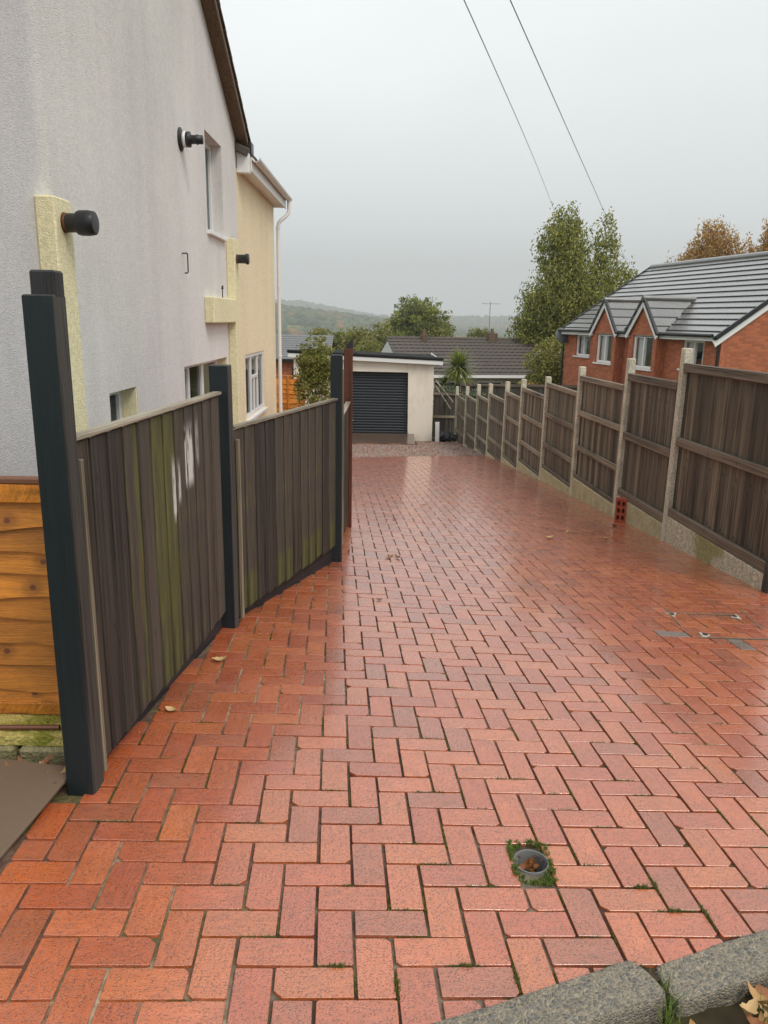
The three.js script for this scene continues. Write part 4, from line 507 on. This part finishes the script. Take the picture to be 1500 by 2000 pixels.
// ---------------------------------------------------------------- bungalow, far house, far fence
function tiled(t, W, len, n, y, z, ang, m, wave = 0) { for (let k = 0; k < n; k++) { const f = (k + .5) / n - .5; let g; if (wave) { g = new THREE.BoxGeometry(W, .05, len / n * .6, Math.round(W / .1), 1, 1); const p = g.attributes.position; for (let i = 0; i < p.count; i++) p.setY(i, p.getY(i) + wave * Math.sin(p.getX(i) * 6.283 / .3)); g.computeVertexNormals(); } else g = cbox(W, .03, len / n * .66, .004); obj('tile_course', at(g, W / 2, y + f * len * Math.sin(ang), z - f * len * Math.cos(ang), ang + .15), m, t); } }
{
  const t = thing('bungalow', 'low bungalow with brown tiled roof beyond the garage', 'bungalow', [-.03, -3.6, -42], 12 * Math.PI / 180); const m = mat([.125, .105, .098], .8, { map: concC }), wl = rendMat([.68, .6, .44]);
  const ang = Math.atan(1.65 / 4.2), len = Math.hypot(1.65, 4.2); tiled(t, 12.5, len, 11, 4.22 - .82, 2.1, ang, m, .018); obj('roof_deck', at(cbox(12.4, .05, len, .004), 6.25, 3.31, 2.1, ang), M.black, t); obj('roof_deck', at(cbox(12.4, .05, len, .004), 6.25, 3.31, -2.1, -ang), M.black, t); obj('ridge', at(cyl(.12, .12, 12.5, 8).rotateZ(Math.PI / 2), 6.25, 4.25, 0), m, t);
  const g = new THREE.Shape([[-3.8, 0], [3.8, 0], [3.8, 2.62], [0, 4.12], [-3.8, 2.62]].map(p => new THREE.Vector2(...p))); obj('gable_wall', at(new THREE.ExtrudeGeometry(g, { depth: .25, bevelEnabled: false }), .05, 0, 0, 0, Math.PI / 2), rendMat([.72, .72, .7]), t);
  obj('front_wall', span(.3, 12.4, 0, 2.6, 3.55, 3.8), wl, t); obj('fascia', span(0, 12.5, 2.48, 2.62, 4.22, 4.25), M.white, t); for (const x of [1.6, 3.9, 6.4]) { const w = obj('window', span(x, x + 1.3, 1.1, 2.3, 3.79, 3.84), M.white, t); obj('pane', span(x + .07, x + .6, 1.17, 2.23, 3.842, 3.85, .001), M.dark, w); obj('pane', span(x + .7, x + 1.23, 1.17, 2.23, 3.842, 3.85, .001), M.dark, w); } obj('door', span(5.6, 6.2, .1, 2.2, 3.79, 3.83), M.dark, t);
  for (const [x, y, h, w] of [[5.9, 4.05, .55, .5], [2.05, 4.1, .4, .3]]) { const c = obj('chimney', span(x - w / 2, x + w / 2, y, y + h, -.25, .25), mat([.19, .13, .095], .9, { map: concC }), t); obj('chimney_pot', at(cyl(.1, .08, .25, 10), x, y + h + .12, 0), mat([.16, .1, .075], .9), c); }
  const A = thing('tv_aerial', 'thin television aerial mast above the bungalow chimney', 'aerial', [5.55, .55, -43.1]); obj('mast', at(cyl(.022, .018, 2.1, 6), 0, 1.05, 0), mat([.2, .21, .22], .5), A); obj('boom', at(cyl(.012, .012, 1, 6).rotateZ(Math.PI / 2), .05, 2.0, 0), mat([.2, .21, .22], .5), A); for (let k = 0; k < 6; k++) obj('element', at(cyl(.007, .007, .4, 5).rotateX(Math.PI / 2), -.35 + k * .16, 2.0, 0), mat([.2, .21, .22], .5), A);
  const h = thing('distant_house', 'far house with grey tiled roof and red wall beside the downpipe', 'house', [-8.2, -3.2, -34]), hm = RoofMat([.08, .082, .09], .5); tiled(h, 5.9, 2.6, 11, 3.65, 1.25, Math.atan(.9 / 2.4), hm); obj('roof_deck', at(cbox(5.85, .05, 2.6, .004), 2.93, 3.58, 1.25, Math.atan(.9 / 2.4)), M.black, h); obj('roof_deck', at(cbox(5.85, .05, 2.6, .004), 2.93, 3.58, -1.2, -Math.atan(.9 / 2.4)), M.black, h); obj('front_wall', span(.2, 5.7, 0, 3.1, 2.05, 2.25), M.wallBrick, h); obj('side_wall', span(5.5, 5.7, 0, 3.1, -2.2, 2.05), M.wallBrick, h); obj('window', span(4.35, 4.6, 2.1, 2.9, 2.24, 2.28), M.black, h); obj('gutter', span(0, 5.9, 3.1, 3.18, 2.45, 2.55), M.black, h);
  const f = thing('garden_fence', 'dark brown low fence in front of the bungalow garden', 'fence', [2.9, -2.4, -29.5]); for (let k = 0; k < 44; k++) obj('board', at(cbox(.14, 1.72, .02, .003), k * .135, .86, 0, 0, .05), M.board[k % 5], f); obj('rail', at(cbox(6, .08, .05, .004, { long: 'x' }), 2.95, 1.66, .04), M.railDark, f);
}
// ---------------------------------------------------------------- trees and shrubs
function leafCloud(n, sample, size, cols, droop = 0) { // leaf-sized faces, each a folded pair of triangles
  const P = new Float32Array(n * 18), C = new Float32Array(n * 18), a = new THREE.Vector3(), b = new THREE.Vector3(), c = new THREE.Vector3();
  for (let i = 0; i < n; i++) { const [x, y, z, tone = 0] = sample(i), s = size * rr(.6, 1.35); a.set(rr(-1, 1), rr(-1, 1) - droop, rr(-1, 1)).normalize(); b.set(rr(-1, 1), rr(-1, 1), rr(-1, 1)).cross(a).normalize(); c.copy(a).cross(b).multiplyScalar(.25 * s); a.multiplyScalar(s); b.multiplyScalar(s * .42);
    const p = [[x - a.x, y - a.y, z - a.z], [x + b.x + c.x, y + b.y + c.y, z + b.z + c.z], [x + a.x, y + a.y, z + a.z], [x - b.x + c.x, y - b.y + c.y, z - b.z + c.z]]; [0, 1, 2, 0, 2, 3].forEach((q, k) => P.set(p[q], i * 18 + k * 3));
    const col = mul(cols[Math.min(cols.length - 1, Math.floor(clamp(tone + rr(-.25, .25), 0, .999) * cols.length))], rr(.75, 1.25)); for (let k = 0; k < 6; k++) C.set(col, i * 18 + k * 3); }
  const g = new THREE.BufferGeometry(); g.setAttribute('position', new THREE.BufferAttribute(P, 3)); g.setAttribute('color', new THREE.BufferAttribute(C, 3)); g.computeVertexNormals(); return g;
}
const leafM = mat([1, 1, 1], .6, { vertexColors: true, side: THREE.DoubleSide, transmission: .3 }); const barkM = mat([.12, .1, .08], .9, { map: concC }), birchBark = mat([.42, .4, .36], .8, { map: concC });
function tree(name, label, [x, y, z], lobes, n, size, cols, { bark = barkM, r = .16, clump = 26, cs = .3, weep = 0, group, cat = 'tree', trunkTop } = {}) {
  const t = thing(name, label, cat, [x, y, z], 0, group); const W = [], lt = lobes.reduce((s, l) => s + l[3] * l[4] * l[5], 0); let acc = 0; for (const l of lobes) W.push(acc += l[3] * l[4] * l[5] / lt);
  const top = trunkTop ?? Math.max(...lobes.map(l => l[1])), br = [tube([[0, -.3, 0], [rr(-.08, .08), top * .35, rr(-.08, .08)], [rr(-.1, .1), top * .7, 0], [0, top, 0]], 1, 8, 14)];
  { const p = br[0].attributes.position, cv = br[0]; for (let i = 0; i < p.count; i++) { const ring = Math.floor(i / 9), f = ring / 14, cx = 0; } }
  // tapered trunk and limbs built as truncated cones from fork to lobe
  const cone = (a, b, r0, r1) => { const A = new THREE.Vector3(...a), B = new THREE.Vector3(...b), d = B.clone().sub(A), g = new THREE.CylinderGeometry(r1, r0, d.length(), 7, 1); g.applyQuaternion(new THREE.Quaternion().setFromUnitVectors(new THREE.Vector3(0, 1, 0), d.clone().normalize())); g.translate(...A.add(B).multiplyScalar(.5).toArray()); return g; };
  const parts = []; let pv = [0, -.4, 0], pr = r; const N = 6, spine = []; for (let k = 1; k <= N; k++) { const q = [rr(-.1, .1) * r * 5, top * k / N, rr(-.1, .1) * r * 5], nr = r * (1 - .85 * k / N); parts.push(cone(pv, q, pr, nr)); spine.push(q); pv = q; pr = nr; }
  obj('trunk', parts.map(plain), bark, t); const limbs = [];
  for (const [lx, ly, lz, rx, ry] of lobes) { const s = spine[Math.max(0, Math.min(N - 1, Math.round((ly - ry * .5) / top * N) - 1))]; const m = [mix(s[0], lx, .5), mix(s[1], ly, .65), mix(s[2], lz, .5)]; limbs.push(cone(s, m, r * .4, r * .22), cone(m, [lx, ly, lz], r * .22, r * .06)); for (let k = 0; k < 3; k++) limbs.push(cone([lx, ly, lz], [lx + rr(-.8, .8) * rx, ly + rr(-.2, .9) * ry, lz + rr(-.8, .8) * rx], r * .1, r * .03)); }
  obj('limbs', limbs.map(plain), bark, t);
  const nc = Math.ceil(n / clump), cl = []; for (let i = 0; i < nc; i++) { const u = R(), l = lobes[W.findIndex(w => u <= w)]; const a = R() * 6.283, cz = rr(-1, 1), sq = Math.sqrt(1 - cz * cz), rad = Math.pow(R(), .42) * (1 + .12 * Math.sin(a * 5 + cz * 7)); cl.push([l[0] + l[3] * rad * sq * Math.cos(a), l[1] + l[4] * rad * cz, l[2] + l[5] * rad * sq * Math.sin(a), rr(.5, 1.3), R()]); }
  obj('crown', leafCloud(n, i => { const c = cl[Math.floor(i / clump)], s = cs * c[3], h = weep ? -Math.pow(R(), .8) * weep * c[3] : 0; const q = weep ? .55 : 1; return [c[0] + rr(-s, s) * q, c[1] + rr(-s, s) * .7 * (weep ? .5 : 1) + h, c[2] + rr(-s, s) * q, c[4]]; }, size, cols, weep ? .8 : 0), leafM, t); return t;
}
const green = [[.12, .15, .02], [.18, .21, .026], [.24, .265, .032], [.32, .32, .045]], yel = [[.18, .2, .03], [.26, .27, .04], [.33, .31, .05], [.24, .21, .04]], gold = [[.45, .25, .05], [.55, .33, .07], [.48, .31, .1], [.36, .2, .045]];
tree('birch_tree', 'tall green weeping birch beside the brick house', [10.2, -6.0, -44], [[-.8, 13.0, 0, .9, 1.2, .9], [-.6, 11.6, 0, 1.5, 2.0, 1.5], [.2, 9.2, .3, 2.6, 2.2, 2.2], [-1.3, 8.2, 0, 1.7, 2.3, 1.6], [1.6, 12.1, 0, .7, 1.6, .8], [2.5, 10.3, .2, .8, 1.0, .8], [-2.3, 6.6, 0, 1.3, 1.6, 1.3], [.6, 6.4, 0, 2.3, 2.0, 2.0], [-1.0, 4.6, .3, 2.0, 1.6, 1.6], [3.0, 9.0, 0, .9, .8, .8]], 64000, .095, green.slice(1).concat(yel.slice(0, 3)), { bark: birchBark, r: .22, weep: .9, cs: .6, clump: 22 });
tree('leafy_shrub', 'yellowish green shrub below the weeping birch', [7.6, -5.0, -36], [[0, 4.6, 0, 1.2, 1.2, 1], [.6, 3.4, 0, 1.2, 1.2, 1], [-.7, 3.4, .2, .9, 1.0, .8], [1.5, 4.0, 0, .8, 1.3, .8]], 14000, .09, yel.concat(green.slice(2)), { r: .1, cat: 'shrub', cs: .3 });
tree('leafy_shrub', 'low golden shrub in front of the bungalow door', [6.1, -4.2, -33], [[0, 2.9, 0, .8, .5, .6], [-.9, 2.7, 0, .6, .4, .5]], 4500, .06, yel.concat(gold.slice(0, 1)), { r: .06, cat: 'shrub', cs: .2 });
tree('young_tree', 'small green tree behind the roof edge of the brick house', [16.2, -5.5, -46], [[0, 9.6, 0, 1.1, .9, 1], [-1, 8.6, 0, 1.3, 1, 1]], 8000, .12, green.concat(yel), { r: .15, cs: .35 });
tree('golden_birch', 'golden autumn birch behind the roof, left one', [22.2, -4.6, -55], [[-.2, 11.6, 0, 1.4, 2.2, 1.4], [-1.7, 10.3, 0, 1.3, 1.8, 1.3], [1.6, 10.6, 0, 1.2, 1.8, 1.2], [0, 9, 0, 2.8, 2, 2]], 30000, .1, gold, { bark: birchBark, r: .2, weep: 1.5, cs: .4, clump: 30 });
tree('golden_birch', 'golden autumn birch behind the roof, at the right edge', [26.6, -4.6, -55], [[.2, 12.2, 0, 1.6, 2.1, 1.4], [-1.4, 10.2, 0, 1.2, 1.6, 1.2], [1.2, 9.6, 0, 1.8, 2, 1.8]], 30000, .1, gold, { bark: birchBark, r: .2, weep: 1.5, cs: .4, clump: 30 });
tree('round_tree', 'big round green tree behind the bungalow roof', [3.3, -10, -85], [[0, 11.2, 0, 3.1, 2.9, 2.8], [-1.6, 9.6, 0, 2.4, 2.2, 2.2], [1.7, 10, 0, 2.2, 2.3, 2.2], [-2.9, 8.3, 0, 1.6, 1.6, 1.5], [2.6, 8.3, 0, 1.5, 1.6, 1.5]], 30000, .15, green, { r: .4, cs: .5, clump: 30 });
[[-.6, -72, 1.1, 0, 'olive tree in the hedge left of the round tree'], [-2.6, -70, .9, 1, 'yellow green bush in the hedge, middle one'], [-4.3, -74, .7, 0, 'low bush in the hedge above the far roof'], [-6.5, -76, .8, 1, 'yellow bush in the hedge near the downpipe'], [9.5, -80, .9, 0, 'dark bush beyond the bungalow ridge, right side'], [-1.6, -66, .5, 1, 'small pale bush in front of the olive hedge tree']].forEach(([x, z, s, k, l]) => tree('hedge_tree', l, [x, -8, z], [[0, 6.6 + s, 0, 1.6 * s, 1.5 * s, 1.4 * s], [-1.2 * s, 6.0, 0, 1.3 * s, 1.2 * s, 1.2 * s], [1.2 * s, 6.1, 0, 1.3 * s, 1.3 * s, 1.2 * s]], 6500, .13, k ? yel : green.concat([[.16, .11, .03]]), { r: .15, cs: .4, group: 'hedge trees beyond the garage' }));
tree('garden_shrub', 'slender green shrub rising behind the left fence bend', [-1.18, -1.1, -13], [[0, 2.0, 0, .28, .42, .26], [-.12, 1.6, 0, .26, .36, .24], [.16, 1.75, 0, .2, .45, .2], [-.2, 2.05, 0, .12, .25, .12], [.05, 1.3, 0, .22, .2, .2]], 8500, .026, green.concat(yel.slice(0, 2), [[.3, .3, .12]]), { r: .03, cat: 'shrub', cs: .07, clump: 14 });
{ // cabbage palm: trunk with sword leaves
  const t = thing('cabbage_palm', 'spiky green cabbage palm beside the garage', 'palm', [2.4, -2.6, -26]); obj('trunk', tube([[0, -.2, 0], [.03, 1.2, 0], [0, 2.5, 0]], .07, 8, 12), barkM, t);
  const P = [], C = []; for (let h = 0; h < 2; h++) { const ctr = h ? [-.45, 2.15, -.1] : [0, 2.72, 0], n = h ? 140 : 700, Lm = h ? .42 : .7; for (let i = 0; i < n; i++) { const az = R() * 6.283, el = Math.asin(rr(-.75, .98)), L = Lm * rr(.75, 1.1), w = .03, k = rr(.7, 1.3), c = mul(mix3([.13, .19, .035], [.34, .36, .08], R()), k), sx = -Math.sin(az) * w, sz = Math.cos(az) * w; let pa, pb; for (let j = 0; j <= 5; j++) { const f = j / 5, r = L * f, sag = -.2 * L * f * f * (1 - Math.abs(el) / 2), X = ctr[0] + Math.cos(az) * Math.cos(el) * r, Y = ctr[1] + Math.sin(el) * r + sag, Z = ctr[2] + Math.sin(az) * Math.cos(el) * r, q = 1 - f * .85, A = [X - sx * q, Y, Z - sz * q], B = [X + sx * q, Y, Z + sz * q]; if (j) { P.push(...pa, ...pb, ...A, ...pb, ...B, ...A); for (let e = 0; e < 6; e++) C.push(...c); } pa = A; pb = B; } } }
  const g = new THREE.BufferGeometry(); g.setAttribute('position', new THREE.Float32BufferAttribute(P, 3)); g.setAttribute('color', new THREE.Float32BufferAttribute(C, 3)); g.computeVertexNormals(); obj('crown', g, leafM, t);
  tree('garden_shrub', 'low grey green shrub at the foot of the cabbage palm', [1.9, -2.3, -25.5], [[0, 1.5, 0, .4, .35, .3], [.9, 1.4, 0, .35, .3, .3]], 4200, .04, [[.14, .17, .1], [.2, .24, .15]], { r: .04, cat: 'shrub', cs: .12 });
}
{ // woods on the far hills
  const g = new THREE.IcosahedronGeometry(1, 1), p = g.attributes.position; for (let i = 0; i < p.count; i++) { const n = 1 + .5 * (vn(p.getX(i) * 2.3 + 9, p.getY(i) * 2.3 + p.getZ(i) * 1.7 + 9, 99, 99, 4) - .5); p.setXYZ(i, p.getX(i) * n, p.getY(i) * n, p.getZ(i) * n); } g.computeVertexNormals();
  const n = 9000, m = new THREE.InstancedMesh(g, mat([1, 1, 1], .9), n), M4 = new THREE.Matrix4(), c = new THREE.Color(); m.name = 'far_woodland'; let i = 0;
  while (i < n) { const f = i < 5200 ? rr(560, 1400) : rr(1800, 3100), x = f * rr(-.34, .34), pt = f > 820 && f < 950 && x / f > -.132 && x / f < -.1; if (pt || (f < 900 && fbm(x / 2000 + 5.5, f / 2000 + 5.5, 16, 16, 3, 9) < .5)) continue; const s = f < 1500 ? rr(4, 8) : rr(7, 13); M4.makeScale(s, s * rr(.8, 1.2), s).setPosition(x, T(x, -f) + s * .3, -f); m.setMatrixAt(i, M4); const k = rr(.7, 1.3), t = R(); m.setColorAt(i, c.setRGB(...mul(t < .6 ? [.05, .07, .025] : t < .85 ? [.1, .1, .03] : [.16, .10, .035], k))); i++; }
  stuff(m); tag(m, 'hazy autumn woods covering the far hills', 'woodland'); scene.add(m);
  for (const [x, z, s] of [[-118, -880, 3], [-22, -930, 2.5], [-40, -960, 3], [-72, -900, 2]]) { const t = thing('far_cottage', ['pale cottage in the far valley nearest the downpipe', 'white cottage in the far valley nearest the round tree', 'pale cottage in the far valley, middle right', 'pale cottage in the far valley, middle left'][[-118, -22, -40, -72].indexOf(x)], 'house', [x, T(x, z) + 4, z], .4, 'cottages in the valley'); obj('wall', span(-s, s, -6, 1.5, -3, 3, .1), M.whitePl, t); obj('roof', at(cyl(4.2, .1, 2.4, 4).rotateY(Math.PI / 4).scale(s / 2.9, 1, 1.1), 0, 2.7, 0), mat([.14, .1, .08], .9), t); }
}
// ---------------------------------------------------------------- overhead wires
function wire(a, b, sag, label) { const pts = []; for (let i = 0; i <= 24; i++) { const t = i / 24; pts.push([mix(a[0], b[0], t), mix(a[1], b[1], t) - sag * 4 * t * (1 - t), mix(a[2], b[2], t)]); } tag(obj('overhead_wire', tube(pts, .0062, 6, 48), M.black), label, 'wire', 'overhead wires'); }
wire([-1.325, 4.434, -1], [9.55, 7.3, -46.5], -.25, 'left one of two overhead wires crossing the sky'); wire([-1.757, 5.307, -1], [13.5, 4.75, -45.3], 0, 'right one of two overhead wires crossing the sky');
scene.fog = new THREE.FogExp2(0xdfe4e4, 0.0005);
renderer.render(scene, camera);
